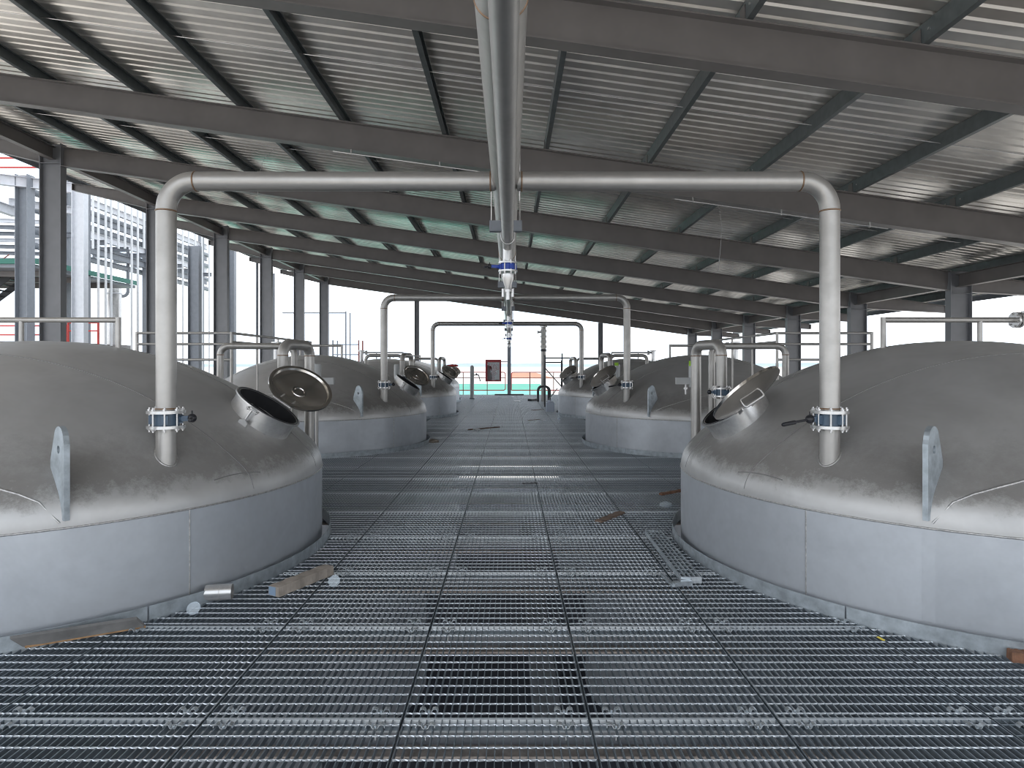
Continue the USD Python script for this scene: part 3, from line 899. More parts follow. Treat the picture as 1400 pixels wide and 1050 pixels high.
for k in range(6):
    y = 6.16 + 4.5 * k
    where = ["nearest the camera", "second", "third", "fourth", "fifth", "sixth"][k]
    t = thing("pipe_hanger", f"grey angle iron pipe hanger with U-bolt under the overhead pipe, {where}{'' if k == 0 else ' going back'}", "hanger", (-0.04, y, 3.155))
    obj("angle", MB().box((-0.155, -0.006, 0.0), (0.155, 0.0, 0.10)).box((-0.155, 0, 0.0), (0.155, 0.075, 0.006)), "grey_steel", t)
    u = [(0.02 + 0.062 * math.cos(a), 0.035, -0.055 + 0.062 * math.sin(a)) for a in np.linspace(math.pi, 2 * math.pi, 13)]
    u = [(0.02 - 0.062, 0.035, 0.03)] + u + [(0.02 + 0.062, 0.035, 0.03)]
    obj("u_bolt", MB().tube(u, 0.006, 8), "bright_steel", t, smooth=True)
    for x in (-0.135, 0.135):
        yr = min(RAFTER_Y, key=lambda q: abs(q - y)) - y
        zt = rafter_bottom(0) - 3.155
        obj("rod", MB().tube([(x, 0.02, 0.0), (x, 0.02, 1.0), (x, yr, zt)], 0.007, 8), "bright_steel", t)


# ------------------------------------------------------------------ vent pipes behind each tank
def vent(s, label, loc, cap):
    t = thing("vent_pipe", label, "pipe", (*loc, 0))
    mx = lambda x: s * x
    a = path([(mx(-1.92), 1.45, 1.62), (mx(-1.92), 1.45, 2.14), (mx(-2.06), 2.08, 2.14), (mx(-2.06), 2.08, 0.0)], 0.14, 12)
    obj("downpipe", MB().tube(a, 0.066, 28), "pipe_steel", t, smooth=40)
    b = path([(mx(-0.78), 2.25, float(dome_z(2.38)) + 0.03), (mx(-0.78), 2.25, 2.14), (mx(-1.76), 2.36, 2.14), (mx(-1.76), 2.36, 0.0)], 0.12, 12)
    obj("branch", MB().tube(b, 0.044, 24), "pipe_steel", t, smooth=40)
    for p, ax, r in (((mx(-1.92), 1.45, 2.0), (0, 0, 1), 0.066), ((mx(-2.06), 2.08, 2.0), (0, 0, 1), 0.066), ((mx(-0.78), 2.25, 2.02), (0, 0, 1), 0.044)):
        obj("weld", ring(p, ax, r, 0.006, 24, 6), "weld_tint", t, smooth=True, label="brown heat tinted weld")
    return t


v1 = vent(1, "pair of looped stainless vent pipes behind the right front tank's manhole", RIGHT[0], True)
v2 = vent(-1, "pair of looped stainless vent pipes behind the left front tank's open lid", LEFT[0], True)
copy_of(v1, "looped stainless vent pipes behind the second right tank", (*RIGHT[1], 0))
copy_of(v1, "looped stainless vent pipes behind the third right tank", (*RIGHT[2], 0))
copy_of(v2, "looped stainless vent pipes behind the second left tank", (*LEFT[1], 0))
copy_of(v2, "looped stainless vent pipes behind the third left tank", (*LEFT[2], 0))
for nm, (cx, cy), s in (("right front", RIGHT[0], 1), ("second right", RIGHT[1], 1), ("third right", RIGHT[2], 1), ("left front", LEFT[0], -1), ("second left", LEFT[1], -1), ("third left", LEFT[2], -1)):
    valve("vent_valve", f"small dark butterfly valve at the foot of the {nm} tank's vent pipe", (cx - s * 1.92, cy + 1.45, 1.54), (-s, 0.1, 0), 0.115, 0.082, "valve_blue_grey", 0.05, ((-s * 0.3, -0.9, 0.1), 0.07))

# level transmitters on posts in front of the second and third pair
for nm, (cx, cy), s in (("second right", RIGHT[1], 1), ("third right", RIGHT[2], 1), ("second left", LEFT[1], -1), ("third left", LEFT[2], -1)):
    t = thing("level_gauge", f"grey level gauge with side box on a post in front of the {nm} tank", "gauge", (cx - s * 0.95, cy - 2.87, 0))
    obj("post", MB().tube([(0, 0, 0), (0, 0, 1.5)], 0.03, 14), "pipe_steel", t, smooth=40)
    g = MB()
    g.lathe([(0, 1.44), (0.085, 1.44), (0.085, 1.88), (0.07, 1.90), (0, 1.90)], 28)
    obj("canister", g, "box_grey", t, smooth=40)
    b = MB().box((-s * 0.34 if s > 0 else 0.05, -0.05, 1.50), (-0.05 if s > 0 else 0.34, 0.05, 1.63))
    obj("side_box", b, "box_grey", t)
    xx = -s * 0.15
    obj("probe", MB().tube([(xx, 0, 1.50), (xx, 0, 1.30)], 0.018, 10).tube([(xx, 0, 1.44), (xx, 0, 1.40)], 0.04, 12), "bright_steel", t, smooth=40)
    if s > 0:
        obj("tag", MB().box((-0.11, -0.10, 1.86), (0.02, -0.088, 1.96)), "lime_tag", t, label="lime green tag")


# ------------------------------------------------------------------ railings
def rails(name, label, segs, r, material, cat="railing"):
    t = thing(name, label, cat)
    for nm, pts, rr in segs:
        obj(nm, MB().tube(pts, rr or r, 10), material, t, smooth=40)
    return t


for s, side in ((-1, "left"), (1, "right")):
    xo, xi, y = AXIS + s * 6.33, AXIS + s * 4.70, 11.15
    segs = [("rail", [(xo, y, z), (xi, y, z)], 0.022) for z in (2.43, 2.24, 1.97)]
    segs += [("post", [(x, y, 0), (x, y, 2.45)], 0.025) for x in (xo, xi)]
    segs += [("rail", [(xi, y, 2.43), (xi, 15.6, 2.43)], 0.022), ("rail", [(xi, y, 2.28), (xi, 15.6, 2.28)], 0.018)]
    for yy in (12.3, 13.4, 14.5, 15.6):
        tx, ty = (LEFT if s < 0 else RIGHT)[1]
        r_ = math.hypot(xi - tx, yy - ty)
        z0 = float(dome_z(r_)) if r_ < TANK_R else 0
        segs.append(("post", [(xi, yy, z0), (xi, yy, 2.43)], 0.018))
    rails("crossover_rail", f"grey tubular handrail rising between the {side} front and second tanks", segs, 0.022, "pipe_steel")

YE = 40.95
for lab, xa, xb in (("left", -4.2, -0.28), ("right", 0.10, 4.2)):
    t = thing("end_railing", f"thin red guard railing at the far end of the aisle, {lab} of the pipe post", "railing", (0, YE, 0))
    pts = path([(xa, 0, 0.28), (xa, 0, 1.42), (xb, 0, 1.42), (xb, 0, 0.28), (xa + 0.01, 0, 0.28)], 0.14, 5)
    obj("rail", MB().tube(pts, 0.026, 10), "red_paint", t, smooth=40)
    obj("mid_rail", MB().tube([(xa, 0, 1.07), (xb, 0, 1.07)], 0.018, 8), "red_brown_paint", t)
    xs = (-2.95, -1.43) if lab == "left" else (1.27, 2.77)
    for x in xs:
        obj("post", MB().tube([(x, 0, 0), (x, 0, 1.42)], 0.025, 10), "red_brown_paint", t)

# ------------------------------------------------------------------ far end of the aisle
t = thing("hose_cabinet", "red framed fire hose cabinet hanging on the end railing", "cabinet", (-1.03, 40.6, 0.85))
fr = MB()
W, Hc = 0.49, 1.36
fr.box((-W, -0.1, 0), (-W + 0.12, 0.12, Hc)).box((W - 0.10, -0.1, 0), (W, 0.12, Hc)).box((-W + 0.12, -0.1, 0), (W - 0.10, 0.12, 0.09)).box((-W + 0.12, -0.1, Hc - 0.16), (W - 0.10, 0.12, Hc))
obj("frame", fr, "cabinet_red", t)
obj("back_panel", MB().box((-W + 0.12, 0.10, 0.09), (W - 0.10, 0.12, Hc - 0.16)), "box_grey", t)
obj("glass_pane", MB().box((-W + 0.12, -0.09, 0.09), (W - 0.10, -0.085, Hc - 0.16)), "pane", t)
hz = MB()
for q in range(4):
    x = -0.26 + q * 0.16
    hz.tube(path([(x, 0, 1.12), (x + 0.02, 0, 0.75), (x + 0.10, 0, 0.72), (x + 0.12, 0, 1.10)], 0.03, 4), 0.022, 8)
obj("hose", hz, "cabinet_red", t, smooth=True)
ar = MB()
for zz, r_ in ((0.50, 0.17), (0.86, 0.24)):
    ar.lathe([(0, -0.03), (r_, -0.03), (r_, 0.03), (0, 0.03)], 20, place((0, 1, 0), (0.02, 0.03, zz)))
ar.box((-0.09, 0.0, 0.12), (0.08, 0.06, 0.55))
obj("reel", ar, "cabinet_red", t)
obj("bracket", MB().box((W, -0.03, Hc - 0.14), (1.0 - 0.12, 0.03, Hc - 0.09)), "red_brown_paint", t)

t = thing("vent_post", "short grey capped standpipe rising from the grating at the left far end", "standpipe", (-2.09, 35.8, 0))
obj("pipe", MB().lathe([(0.11, 0), (0.11, 1.74), (0.10, 1.80), (0.06, 1.85), (0, 1.87)], 24), "box_grey", t, smooth=40)
obj("collar", MB().lathe([(0.0, 0.0), (0.14, 0), (0.14, 0.06), (0.0, 0.06)], 24), "grey_steel", t)
obj("tap", MB().tube(path([(0.1, 0, 1.32), (0.36, 0, 1.34), (0.46, 0, 0.98)], 0.06, 6), 0.022, 8).tube([(0.24, 0, 1.34), (0.24, 0, 1.42)], 0.03, 8), "dark_steel", t, smooth=40)

t = thing("tall_vent", "tall grey pipe with flanged top and torn wrapping behind the scaffold", "pipe", (1.75, 33.6, 0))
obj("pipe", MB().tube([(0, 0, 0), (0, 0, 3.86)], 0.125, 24), "pipe_steel", t, smooth=40)
fl = MB()
disc(fl, 0.19, 3.84, 3.90, place((0, 0, 1), (0, 0, 0)))
fl.tube([(0, 0, 3.58), (-0.30, 0, 3.58)], 0.045, 12).lathe([(0, 0), (0.09, 0), (0.09, 0.03), (0, 0.03)], 16, place((-1, 0, 0), (-0.28, 0, 3.58)))
obj("flange", fl, "bright_steel", t, smooth=40)
wr = [(0.14 + 0.025 * math.sin(q * 2.3), 2.75 + q * 0.1) for q in range(11)]
obj("wrapping", MB().lathe([(0.126, 2.74)] + wr + [(0.126, 3.78)], 28), "wrap_plastic", t, smooth=True, label="pale plastic wrapping")
obj("band", MB().lathe([(0.126, 2.58), (0.145, 2.58), (0.145, 2.70), (0.126, 2.70)], 24), "dark_steel", t)

t = thing("hoop_guard", "pair of dark bent pipe hoops at the foot of the tall grey pipe", "hoop", (1.75, 33.1, 0))
for y, w in ((0, 0.30), (0.9, 0.28)):
    pts = path([(-w, y, 0), (-w, y, 0.78), (w, y, 0.78), (w, y, 0)], 0.24, 8)
    obj("hoop", MB().tube(pts, 0.05, 12), "dark_steel", t, smooth=40)

t = thing("scaffold_frame", "dark steel scaffold frame standing beside the third right tank", "scaffold", (0, 29.0, 0))
xs0 = (745 - VX) * 29 / FPX
xs1 = (769 - VX) * 29 / FPX
for x, y, z in ((xs0, 0, 2.32), (xs0 + 0.08, 1.8, 2.1), (xs1, 0.2, 2.4), (xs1 + 0.1, 1.8, 2.1)):
    obj("post", MB().tube([(x, y, 0), (x, y, z)], 0.03, 10), "dark_steel", t, smooth=40)
for z in (2.19,):
    obj("ledger", MB().tube([(xs0, 0, z), (xs1 + 0.6, 0.2, z)], 0.026, 10), "dark_steel", t, smooth=40)
    obj("ledger", MB().tube([(xs0, 0, z - 0.02), (xs0 + 0.08, 1.8, z - 0.1)], 0.022, 10), "dark_steel", t, smooth=40)
obj("ledger", MB().tube([(xs0 + 0.08, 1.8, 2.0), (xs1 + 0.1, 1.8, 2.0)], 0.022, 10), "dark_steel", t, smooth=40)
obj("brace", MB().tube([(xs0, 0, 1.75), (xs1 + 0.2, 0.25, 0.65)], 0.02, 10), "dark_steel", t, smooth=40)
obj("brace", MB().tube([(xs0, 0, 0.12), (xs1 - 0.1, 1.9, 0.75)], 0.02, 10), "dark_steel", t, smooth=40)

# jerrycan, bottle, rubbish
p = floor_at(752, 562.5)
t = thing("jerrycan", "white plastic jerrycan on the grating in front of the scaffold", "jerrycan", p)
from shapely.geometry import box as sbox
body = MB().prism(sbox(-0.13, -0.09, 0.13, 0.09).buffer(0.04), 0.36, mat4(V(1, 0, 0), V(0, 1, 0), V(0, 0, 1), V(0, 0, 0.18)))
body.lathe([(0.16, 0.36), (0.12, 0.40), (0.05, 0.42), (0, 0.42)], 16)
obj("body", body, "white_plastic", t)
obj("cap", MB().lathe([(0.035, 0.42), (0.035, 0.455), (0, 0.455)], 16, place((0, 0, 1), (-0.07, 0, -0.01))), "white_plastic", t)
obj("handle", MB().tube(path([(-0.03, 0, 0.40), (-0.03, 0, 0.46), (0.09, 0, 0.46), (0.09, 0, 0.40)], 0.02, 4), 0.014, 8), "white_plastic", t)
p = floor_at(764, 576.5)
t = thing("bottle", "clear plastic water bottle standing beside the third right tank", "bottle", p)
obj("body", MB().lathe([(0, 0), (0.036, 0), (0.038, 0.02), (0.038, 0.17), (0.034, 0.20), (0.016, 0.25), (0.014, 0.27)], 20), "clear_plastic", t, smooth=40)
obj("cap", MB().lathe([(0, 0.27), (0.017, 0.27), (0.017, 0.295), (0, 0.295)], 14), "white_plastic", t)
obj("label_band", MB().lathe([(0.0385, 0.07), (0.0385, 0.13)], 20), "white_plastic", t, smooth=True)


def plank(name, label, a, b, w, h, material, cat, lift=0.0, end=None):
    a, b = V(*a), V(*b)
    d = (b - a) / np.linalg.norm(b - a)
    n = np.cross(V(0, 0, 1), d)
    k = 14
    v, f = [], []
    L = np.linalg.norm(b - a)
    for i in range(k + 1):
        q = a + d * L * i / k
        wob = 0.004 * math.sin(i * 1.7)
        for sx, sz in ((-1, 0), (1, 0), (1, 1), (-1, 1)):
            e = 0.006 if sz else 0
            v.append(q + n * sx * (w / 2 - e + wob) + V(0, 0, lift + sz * (h + wob * 0.5)))
        if i:
            o = 4 * i
            f += [(o - 4 + c, o - 4 + (c + 1) % 4, o + (c + 1) % 4, o + c) for c in range(4)]
    f += [(3, 2, 1, 0), (4 * k, 4 * k + 1, 4 * k + 2, 4 * k + 3)]
    if end is None:
        return obj(name, MB().add(v, np.array(f)), material, label=label, cat=cat)
    t = thing(name, label, cat)
    obj("timber", MB().add(v, np.array(f)), material, t)
    e = a - d * 0.003
    obj("painted_end", MB().bar(e + n * w * 0.12 + V(0, 0, lift + h / 2), e + d * 0.004 + n * w * 0.12 + V(0, 0, lift + h / 2), w * 0.62, h * 0.9, (0, 0, 1)), end, t, label="pale blue painted end")
    return t


plank("timber_block", "weathered grey timber block lying at the foot of the left front tank", floor_at(374, 815), floor_at(450, 784), 0.12, 0.078, "grey_wood", "timber", end="blue_end")
t = thing("floor_board", "dark grey board with brown edges lying along the left front tank's toe plate", "board")
a, b = floor_at(34, 886), floor_at(199, 858)
tc_ = V(LEFT[0][0], LEFT[0][1], 0)


def push(p, r, z):
    d_ = V(p[0], p[1], 0) - tc_
    return tc_ + d_ / np.linalg.norm(d_) * max(np.linalg.norm(d_), r) + V(0, 0, z)


c1, d1 = push(floor_at(22, 850, 0.09), 2.835, 0.085), push(floor_at(187, 846, 0.09), 2.835, 0.085)
m0, m1 = (a + b) / 2, (c1 + d1) / 2
r1_ = np.linalg.norm((m1 - tc_)[:2])
sh = (push(m1, 2.835, 0.085) - m1) * V(1, 1, 0)
a, b, c1, d1 = a + sh, b + sh, c1 + sh, d1 + sh
obj("face", MB().add([a, b, d1, c1] + [q + V(0, 0, 0.02) for q in (a, b, d1, c1)], MB.BOXF), "board_grey", t)
out_ = (m0 - tc_) / np.linalg.norm(m0 - tc_)
obj("edge", MB().bar(a + out_ * 0.004 + V(0, 0, 0.009), b + out_ * 0.004 + V(0, 0, 0.009), 0.006, 0.016, (0, 0, 1)), "plywood_edge", t)
t = thing("pipe_offcut", "short stainless pipe offcut lying against the left front tank", "pipe offcut")
pc = floor_at(296, 823)
ax = V(0.98, 0.2, 0)
ctr = pc + V(0, 0.045, 0.062)
obj("tube", MB().lathe([(0.058, -0.10), (0.062, -0.10), (0.062, 0.10), (0.058, 0.10)], 32, place(ax, ctr), closed=True), "bright_steel", t, smooth=40)
obj("weld", ring(ctr + ax * 0.01, ax, 0.062, 0.002, 32, 6), "weld_bead", t)
for (x, y), lab in (((265, 838), "round clear plastic cap lying beside the pipe offcut"), ((457, 800), "round clear plastic cap lying beside the timber block's far end")):
    pc = floor_at(x, y)
    t = thing("clear_disc", lab, "plastic disc", pc)
    obj("disc", MB().lathe([(0, 0), (0.045, 0.0), (0.048, 0.012), (0.046, 0.012), (0.043, 0.004), (0, 0.004)], 28, place((0.1, -0.75, 0.65), (0, 0, 0.034))), "clear_plastic", t)
    obj("rim", ring((0, -0.004, 0.036), (0.1, -0.75, 0.65), 0.047, 0.003, 28, 6), "clear_plastic", t)

# two cut strips of grating left on the floor at the right
t = thing("grating_offcut", "narrow cut strip of grating lying on the floor beside the right front tank", "grating strip")
A, B = floor_at(893, 732), floor_at(945, 798)
d = (B - A) / np.linalg.norm(B - A)
n_ = np.cross(V(0, 0, 1), d)
L = np.linalg.norm(B - A)
for q in range(5):
    o = n_ * (q - 2) * 0.041 + V(0, 0, 0.032)
    obj("bearing_bar", MB().bar(A + o, B + o, 0.013, 0.046, (0, 0, 1)), "galvanised_plate", t)
cb = MB()
for k in range(int(L / 0.1)):
    q = A + d * (0.05 + 0.1 * k) + V(0, 0, 0.050)
    cb.bar(q - n_ * 0.085, q + n_ * 0.085, 0.007, 0.007, (0, 0, 1))
obj("cross_bars", cb, "galvanised_plate", t)
for P_ in (A, B):
    obj("end_band", MB().bar(P_ - n_ * 0.09 + V(0, 0, 0.032), P_ + n_ * 0.09 + V(0, 0, 0.032), 0.008, 0.055, (0, 0, 1)), "galvanised", t)
t = thing("steel_flat_offcut", "short galvanised flat bar offcut beside the near end of the grating strip", "offcut")
obj("bar", MB().bar(floor_at(921, 802) + V(0, 0, 0.02), floor_at(945, 799) + V(0, 0, 0.02), 0.05, 0.035, (0, 0, 1)), "galvanised", t)
obj("leg", MB().bar(floor_at(921, 803) + V(0, 0, 0.012), floor_at(905, 787) + V(0, 0, 0.012), 0.03, 0.02, (0, 0, 1)), "galvanised_plate", t)

plank("wood_scrap", "flat brown wood scrap on the grating right of the aisle's middle", floor_at(818, 714), floor_at(850, 701), 0.10, 0.02, "brown_wood", "wood scrap")
plank("wood_scrap", "rust brown batten poking out beside the right front tank's far edge", floor_at(903, 677), floor_at(948, 669), 0.06, 0.03, "rust", "batten")
plank("wood_scrap", "long thin dark stick lying across the aisle between the second tanks", floor_at(640, 588), floor_at(683, 584.5), 0.05, 0.03, "brown_wood", "stick")
plank("wood_scrap", "short rusty bar end at the right front tank's toe plate by the picture edge", floor_at(1380, 902), floor_at(1420, 906), 0.08, 0.06, "rust", "bar")
plank("black_strip", "flat black strip on the grating in the middle of the aisle", floor_at(714, 661), floor_at(735, 660.5), 0.05, 0.01, "black_plastic", "strip")
plank("cardboard_strip", "small dark scrap lying near the third right tank", floor_at(728, 587 - 26), floor_at(742, 586 - 26), 0.18, 0.012, "brown_wood", "scrap")
plank("grey_stick", "thin pale splinter on the grating before the water bottle", floor_at(722, 575), floor_at(738, 573.5), 0.05, 0.015, "grey_wood", "stick")
plank("yellow_strip", "tiny yellow strip stuck in the grating by the right front tank", floor_at(1200, 871), floor_at(1209, 876), 0.02, 0.004, "yellow", "strip")
plank("black_hose_piece", "lumpy black scrap at the foot of the pipe hoops", floor_at(724, 548.5), floor_at(734, 547.8), 0.25, 0.12, "black_plastic", "scrap")


def crumple(name, label, p, sx, sy, sz, material, cat, seed):
    m = trimesh.creation.icosphere(3, 1.0)
    v = np.array(m.vertices)
    nz = meshkit.fbm(v * 2.2 + seed, 3, seed)[:, None]
    v = v * (0.55 + 0.9 * nz) * V(sx, sy, sz)
    v[:, 2] = np.maximum(v[:, 2] + sz * 0.6, 0.0)
    return obj(name, (v + V(*p), np.array(m.faces)), material, label=label, cat=cat, smooth=50)


crumple("plastic_scrap", "crumpled clear plastic on the grating beside the right front tank", floor_at(910, 692), 0.08, 0.07, 0.035, "clear_plastic", "plastic scrap", 3)
crumple("red_cover", "small red cloth lying on the farthest left tank's open lid", V(-3.0, 34.0, 1.80), 0.30, 0.28, 0.07, "red_paint", "cloth", 8)
crumple("rag", "crumpled pale rag lying at the second left tank's base", floor_at(592, 605), 0.13, 0.12, 0.05, "grey_wood", "rag", 5)
for (x, y, w, d_), lab, m in (((652, 588.5, 0.22, 0.10), "white paper sheet lying on the end of the long stick", "paper"), ((707, 549, 0.32, 0.6), "white paper sheet far down the aisle before the end railing", "paper"),
                              ((701, 543, 0.16, 0.3), "small white scrap at the foot of the end railing", "paper"), ((636, 558, 0.08, 0.1), "tiny white scrap left of the aisle by the third left tank", "paper"),
                              ((704, 563, 0.06, 0.08), "tiny white scrap in mid aisle near the third tanks", "paper"), ((744, 576, 0.10, 0.12), "small pale scrap right of the pale splinter", "paper")):
    p = floor_at(x, y)
    v, f = [], []
    for i in range(6):
        for j in range(6):
            v.append((p[0] + w * (i / 5 - 0.5), p[1] + d_ * (j / 5 - 0.5), 0.012 + 0.05 * float(meshkit.noise(V(i * 0.7 + x, j * 0.7, 1)))))
    for i in range(5):
        for j in range(5):
            o = i * 6 + j
            f.append((o, o + 6, o + 7, o + 1))
    k = len(v)
    v2 = [(a_, b_, c_ - 0.006) for a_, b_, c_ in v]
    obj("paper_scrap", MB().add(v + v2, np.array(f + [(d0 + k, c0 + k, b0 + k, a0 + k) for a0, b0, c0, d0 in f])), m, label=lab, cat="paper")

# boards and a pale duct seen through the grating
obj("board_below", MB().box((1.62, 8.95, -0.134), (2.75, 9.35, -0.115)), "plywood_edge", label="pale plywood board seen through the grating beside the right front tank", cat="board")
obj("duct_below", MB().box((0.22, 4.8, -1.6), (0.48, 14, -1.35)), "grey_steel", label="grey square duct running below the grating along the aisle", cat="duct")

# ------------------------------------------------------------------ land beyond the far end
pond = thing("pond", "teal lined pond beyond the end railing", "pond", (0, 0, -5.9))
obj("liner", MB().box((-120, 75, -0.05), (11, 200, 0.0)), "pond_liner", pond)
obj("far_bank", MB().add([(-120, 200, 0), (11, 200, 0), (11, 235, 0.9), (-120, 235, 0.9), (-120, 200, -0.1), (11, 200, -0.1), (11, 236, -0.1), (-120, 236, -0.1)], MB.BOXF[:, ::-1]), "pond_bank", pond)
obj("red_field", MB().box((0.5, 380, -5.95), (26, 640, -5.85)), "red_earth", label="patch of bare red earth behind the right end railing", cat="earth")
obj("yellow_field", MB().box((11.1, 75, -5.88), (60, 330, -5.80)), "earth", label="pale sandy bank beside the pond at the right", cat="bank")
hv, hf = [], []
N = 160
for i in range(N + 1):
    x = -2600 + 5200 * i / N
    h = -5 + 34 * float(meshkit.fbm(V(x / 700 + 3, 0.3, 0.7), 4, 3)) - 6
    hv += [(x, 2600, -6.0), (x, 2900, h), (x, 3600, -6.0)]
    if i:
        o = 3 * i
        hf += [(o - 3, o, o + 1, o - 2), (o - 2, o + 1, o + 2, o - 1)]
obj("hills", MB().add(hv, np.array(hf)), "far_hill", kind="structure", label="low hazy blue-grey hills on the horizon", smooth=True)

# ------------------------------------------------------------------ plant outside on the left
def steel_post(name, label, x, y, z0, z1, w, d, material="grey_steel"):
    t = thing(name, label, "column", (x, y, 0))
    b = MB().box((-w / 2, -d / 2, z0), (-w / 2 + 0.02, d / 2, z1)).box((w / 2 - 0.02, -d / 2, z0), (w / 2, d / 2, z1)).box((-w / 2 + 0.02, -0.008, z0), (w / 2 - 0.02, 0.008, z1))
    obj("shaft", b, material, t)
    return t


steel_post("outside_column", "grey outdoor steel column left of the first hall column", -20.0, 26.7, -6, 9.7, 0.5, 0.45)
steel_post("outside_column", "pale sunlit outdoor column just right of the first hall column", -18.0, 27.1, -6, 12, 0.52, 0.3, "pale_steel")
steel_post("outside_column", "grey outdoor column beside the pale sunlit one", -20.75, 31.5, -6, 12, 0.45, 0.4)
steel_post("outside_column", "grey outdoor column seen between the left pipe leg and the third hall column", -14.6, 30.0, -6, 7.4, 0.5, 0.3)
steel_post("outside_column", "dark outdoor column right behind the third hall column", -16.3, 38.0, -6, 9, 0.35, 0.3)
for k, (x, y) in enumerate(((-13.0, 33.3), (-14.0, 38.4))):
    obj("downpipe", MB().tube([(x, y, -6), (x, y, rafter_bottom(x) + 0.3)], 0.06, 12), "grey_steel", label=["slim grey downpipe in front of the fourth left bay", "slim grey downpipe in front of the fifth left bay"][k], cat="downpipe", smooth=40)


def level_beam(name, label, xa, ya, xb, yb, depth, h, material, w=0.25):
    """Horizontal I-beam whose ends show at the two pixels, the first at the given depth."""
    a = at(xa, ya, depth)
    b = at(xb, yb, (a[2] - CAM_H) * FPX / (VY - yb))
    return obj(name, MB().ibeam(a, b, h, w, 0.02, 0.012), material, label=label, cat="beam")


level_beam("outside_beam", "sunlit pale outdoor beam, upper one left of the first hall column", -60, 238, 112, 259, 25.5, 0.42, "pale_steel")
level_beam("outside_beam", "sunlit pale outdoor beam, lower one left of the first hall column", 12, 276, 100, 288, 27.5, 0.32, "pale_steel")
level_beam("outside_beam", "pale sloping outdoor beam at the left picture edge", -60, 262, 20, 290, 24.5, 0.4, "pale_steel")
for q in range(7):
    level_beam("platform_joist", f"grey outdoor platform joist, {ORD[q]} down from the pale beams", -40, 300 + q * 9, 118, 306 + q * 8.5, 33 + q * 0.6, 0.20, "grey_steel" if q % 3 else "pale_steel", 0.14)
# pipe rack with hanging white pipes
t = thing("pipe_rack", "outdoor pipe rack deck with grey cross pipes left behind the hall columns", "pipe rack", (0, 0, 0))
for q, (z, m) in enumerate(((10.4, "pale_steel"), (9.6, "grey_steel"), (8.7, "pale_steel"), (7.9, "grey_steel"))):
    obj("rack_beam", MB().ibeam((-22.0, 31 + q * 0.5, z), (-22.0, 47, z), 0.35, 0.2, 0.015, 0.01), m, t)
for q, z in enumerate((10.0, 9.2, 8.2, 7.5)):
    obj("rack_pipe", MB().tube([(-22.4, 30, z), (-22.4, 48, z)], 0.16, 12), "grey_steel", t, smooth=40)
for q in range(8):
    obj("rack_tie", MB().ibeam((-24.5, 32 + 2 * q, 8.3), (-21.2, 32 + 2 * q, 8.3), 0.25, 0.15, 0.012, 0.008), "grey_steel", t)
px = [117.5, 127, 134.5, 144.5, 152, 162, 171, 180, 188.5, 197, 241, 250, 258, 267, 276, 286]
for q, x in enumerate(px):
    dep = FPX * 20.0 / (VX - x)
    low = 340 if q in (1, 5, 6, 9, 13) else None
    zb = CAM_H + (VY - low) / FPX * dep if low else -6
    obj("riser_pipe", MB().tube([(-20.0, dep, zb), (-20.0, dep, 11.4)], 0.055, 12), "white_pipe", label=f"white vertical riser pipe of the outdoor rack, {(ORD + ['sixteenth'])[q]} from the left", cat="pipe", group=None, smooth=40)
obj("riser_header", MB().ibeam((-20.15, 28, 11.5), (-20.15, 46, 11.5), 0.3, 0.2, 0.015, 0.01), "pale_steel", t)
for q in range(3):
    obj("rack_post", MB().box((-22.15, 32.0 + 7 * q, -6), (-21.85, 32.3 + 7 * q, 11.3)), "grey_steel", t)
    obj("rack_tie", MB().ibeam((-22.0, 32.15 + 7 * q, 11.3), (-20.15, 32.15 + 7 * q, 11.3), 0.25, 0.15, 0.012, 0.008), "pale_steel", t)
t = thing("process_column", "shiny stainless process vessel behind the white riser pipes", "vessel", (-22.3, 36.5, 0))
obj("shell", MB().lathe([(0.36, -6), (0.36, 6.2), (0.30, 6.45), (0.12, 6.55), (0, 6.55)], 32), "bright_steel", t, smooth=40)
obj("ladder_ring", ring((0, 0, 5.9), (0, 0, 1), 0.37, 0.03, 32, 6), "pale_steel", t)
obj("rack_pipe_bend", MB().tube(path([(-23.5, 37.8, 5.9), (-22.3, 37.8, 5.9), (-22.3, 37.8, 8.6)], 0.3, 8), 0.09, 14), "grey_steel", label="grey bent pipe in front of the shiny process vessel", cat="pipe", smooth=40)

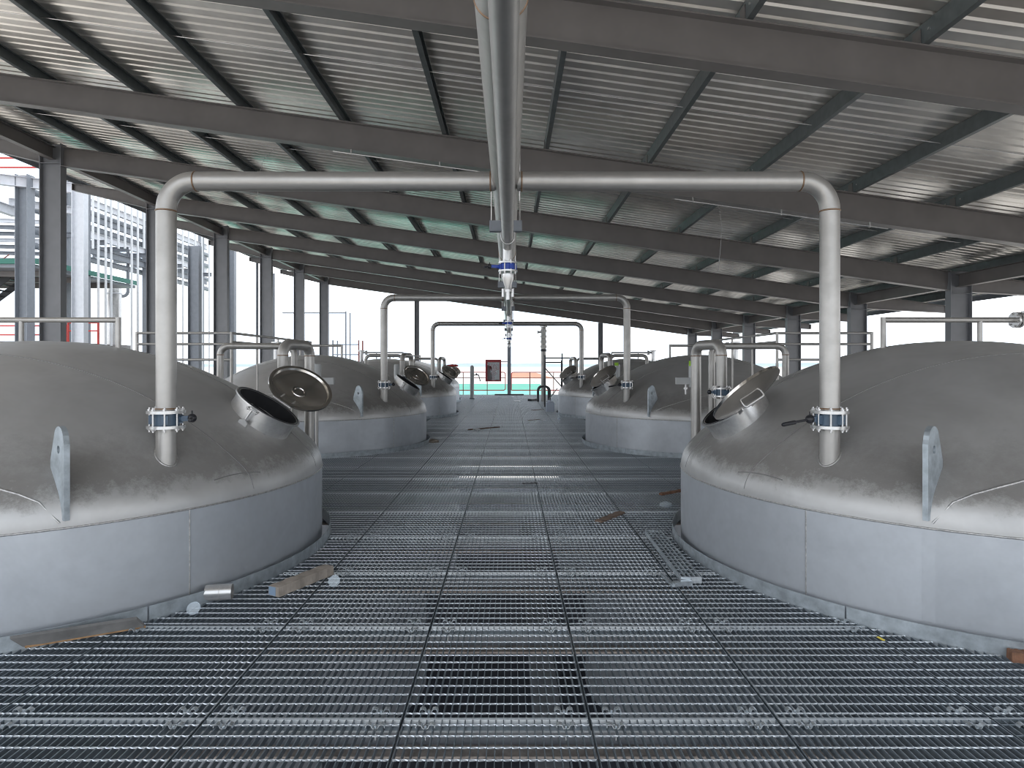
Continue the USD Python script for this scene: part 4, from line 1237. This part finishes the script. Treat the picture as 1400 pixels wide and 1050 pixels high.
# canopy, stair and red railings at the left edge
t = thing("canopy", "low outdoor canopy roof with dark green fascia at the left edge", "canopy", (0, 0, 0))
obj("roof", MB().box((-30, 28.0, 6.1), (-20.6, 35.6, 6.25)), "grey_steel", t)
obj("fascia", MB().box((-30, 27.9, 6.25), (-20.4, 28.0, 6.47)), "green_fascia", t)
obj("fascia", MB().box((-20.5, 28.0, 6.25), (-20.4, 35.6, 6.47)), "green_fascia", t)
for q in range(3):
    obj("purlin", MB().box((-30, 29 + 2.2 * q, 5.85), (-20.6, 29.15 + 2.2 * q, 6.09)), "frame_paint", t)
for x in (-29, -24.8, -21.2):
    obj("post", MB().box((x - 0.1, 28.2, -6), (x + 0.1, 28.4, 6.1)), "grey_steel", t)
obj("deck", MB().box((-30, 29, 2.6), (-20.8, 35.6, 2.95)), "frame_paint", t)
t = thing("stair", "dark outdoor stair with thin handrails at the left edge", "stair", (-26.2, 30.0, 0))
for y in (0.0, 1.0):
    obj("stringer", MB().bar((-3.0, y, 1.6), (3.0, y, 6.0), 0.05, 0.28, (0, 0, 1)), "dark_steel", t)
    obj("handrail", MB().tube([(-3.0, y, 2.6), (3.0, y, 7.0)], 0.025, 8), "red_brown_paint", t)
    for q in range(5):
        obj("baluster", MB().tube([(-3.0 + 1.4 * q, y, 1.7 + 1.027 * q), (-3.0 + 1.4 * q, y, 2.6 + 1.027 * q)], 0.02, 8), "dark_steel", t)
for q in range(18):
    obj("tread", MB().box((-2.95 + 0.33 * q, 0.03, 1.75 + 0.242 * q), (-2.68 + 0.33 * q, 0.97, 1.79 + 0.242 * q)), "dark_steel", t)


def red_rail(label, xa, xb, y, z0, n):
    t = thing("red_railing", label, "railing", (0, y, 0))
    for z in (z0 + 1.1, z0 + 0.72):
        obj("rail", MB().tube([(xa, 0, z), (xb, 0, z)], 0.035, 8), "red_paint", t, smooth=40)
    for q in range(n):
        x = xa + (xb - xa) * q / (n - 1)
        obj("post", MB().tube([(x, 0, z0), (x, 0, z0 + 1.14)], 0.045, 8), "red_paint", t, smooth=40)


red_rail("bright red railing low at the left edge under the canopy", -24.5, -18.9, 27.6, 2.45, 4)
red_rail("bright red railing high on the outdoor platform at the left edge", -27.0, -18.8, 26.0, 9.1, 5)
red_rail("short bright red railing between the first hall column and the pale column", -20.6, -19.2, 30.2, 2.75, 2)
t = thing("stair_tower", "small distant scaffold stair tower beyond the second left tank", "scaffold", (-11.4, 45.0, 0))
for x in (-0.9, 0.0, 0.9):
    for y in (0, 1.2):
        obj("post", MB().tube([(x, y, -6), (x, y, 3.6 if x else 5.6)], 0.05, 8), "red_brown_paint" if x > 0 else "grey_steel", t)
for z in (1.9, 2.6, 3.3):
    obj("rail", MB().tube([(-0.9, 0, z), (0.9, 0, z)], 0.035, 8), "grey_steel", t)
obj("rail", MB().tube([(-4.4, 0, 5.5), (0.0, 0, 5.5)], 0.04, 8), "grey_steel", t)
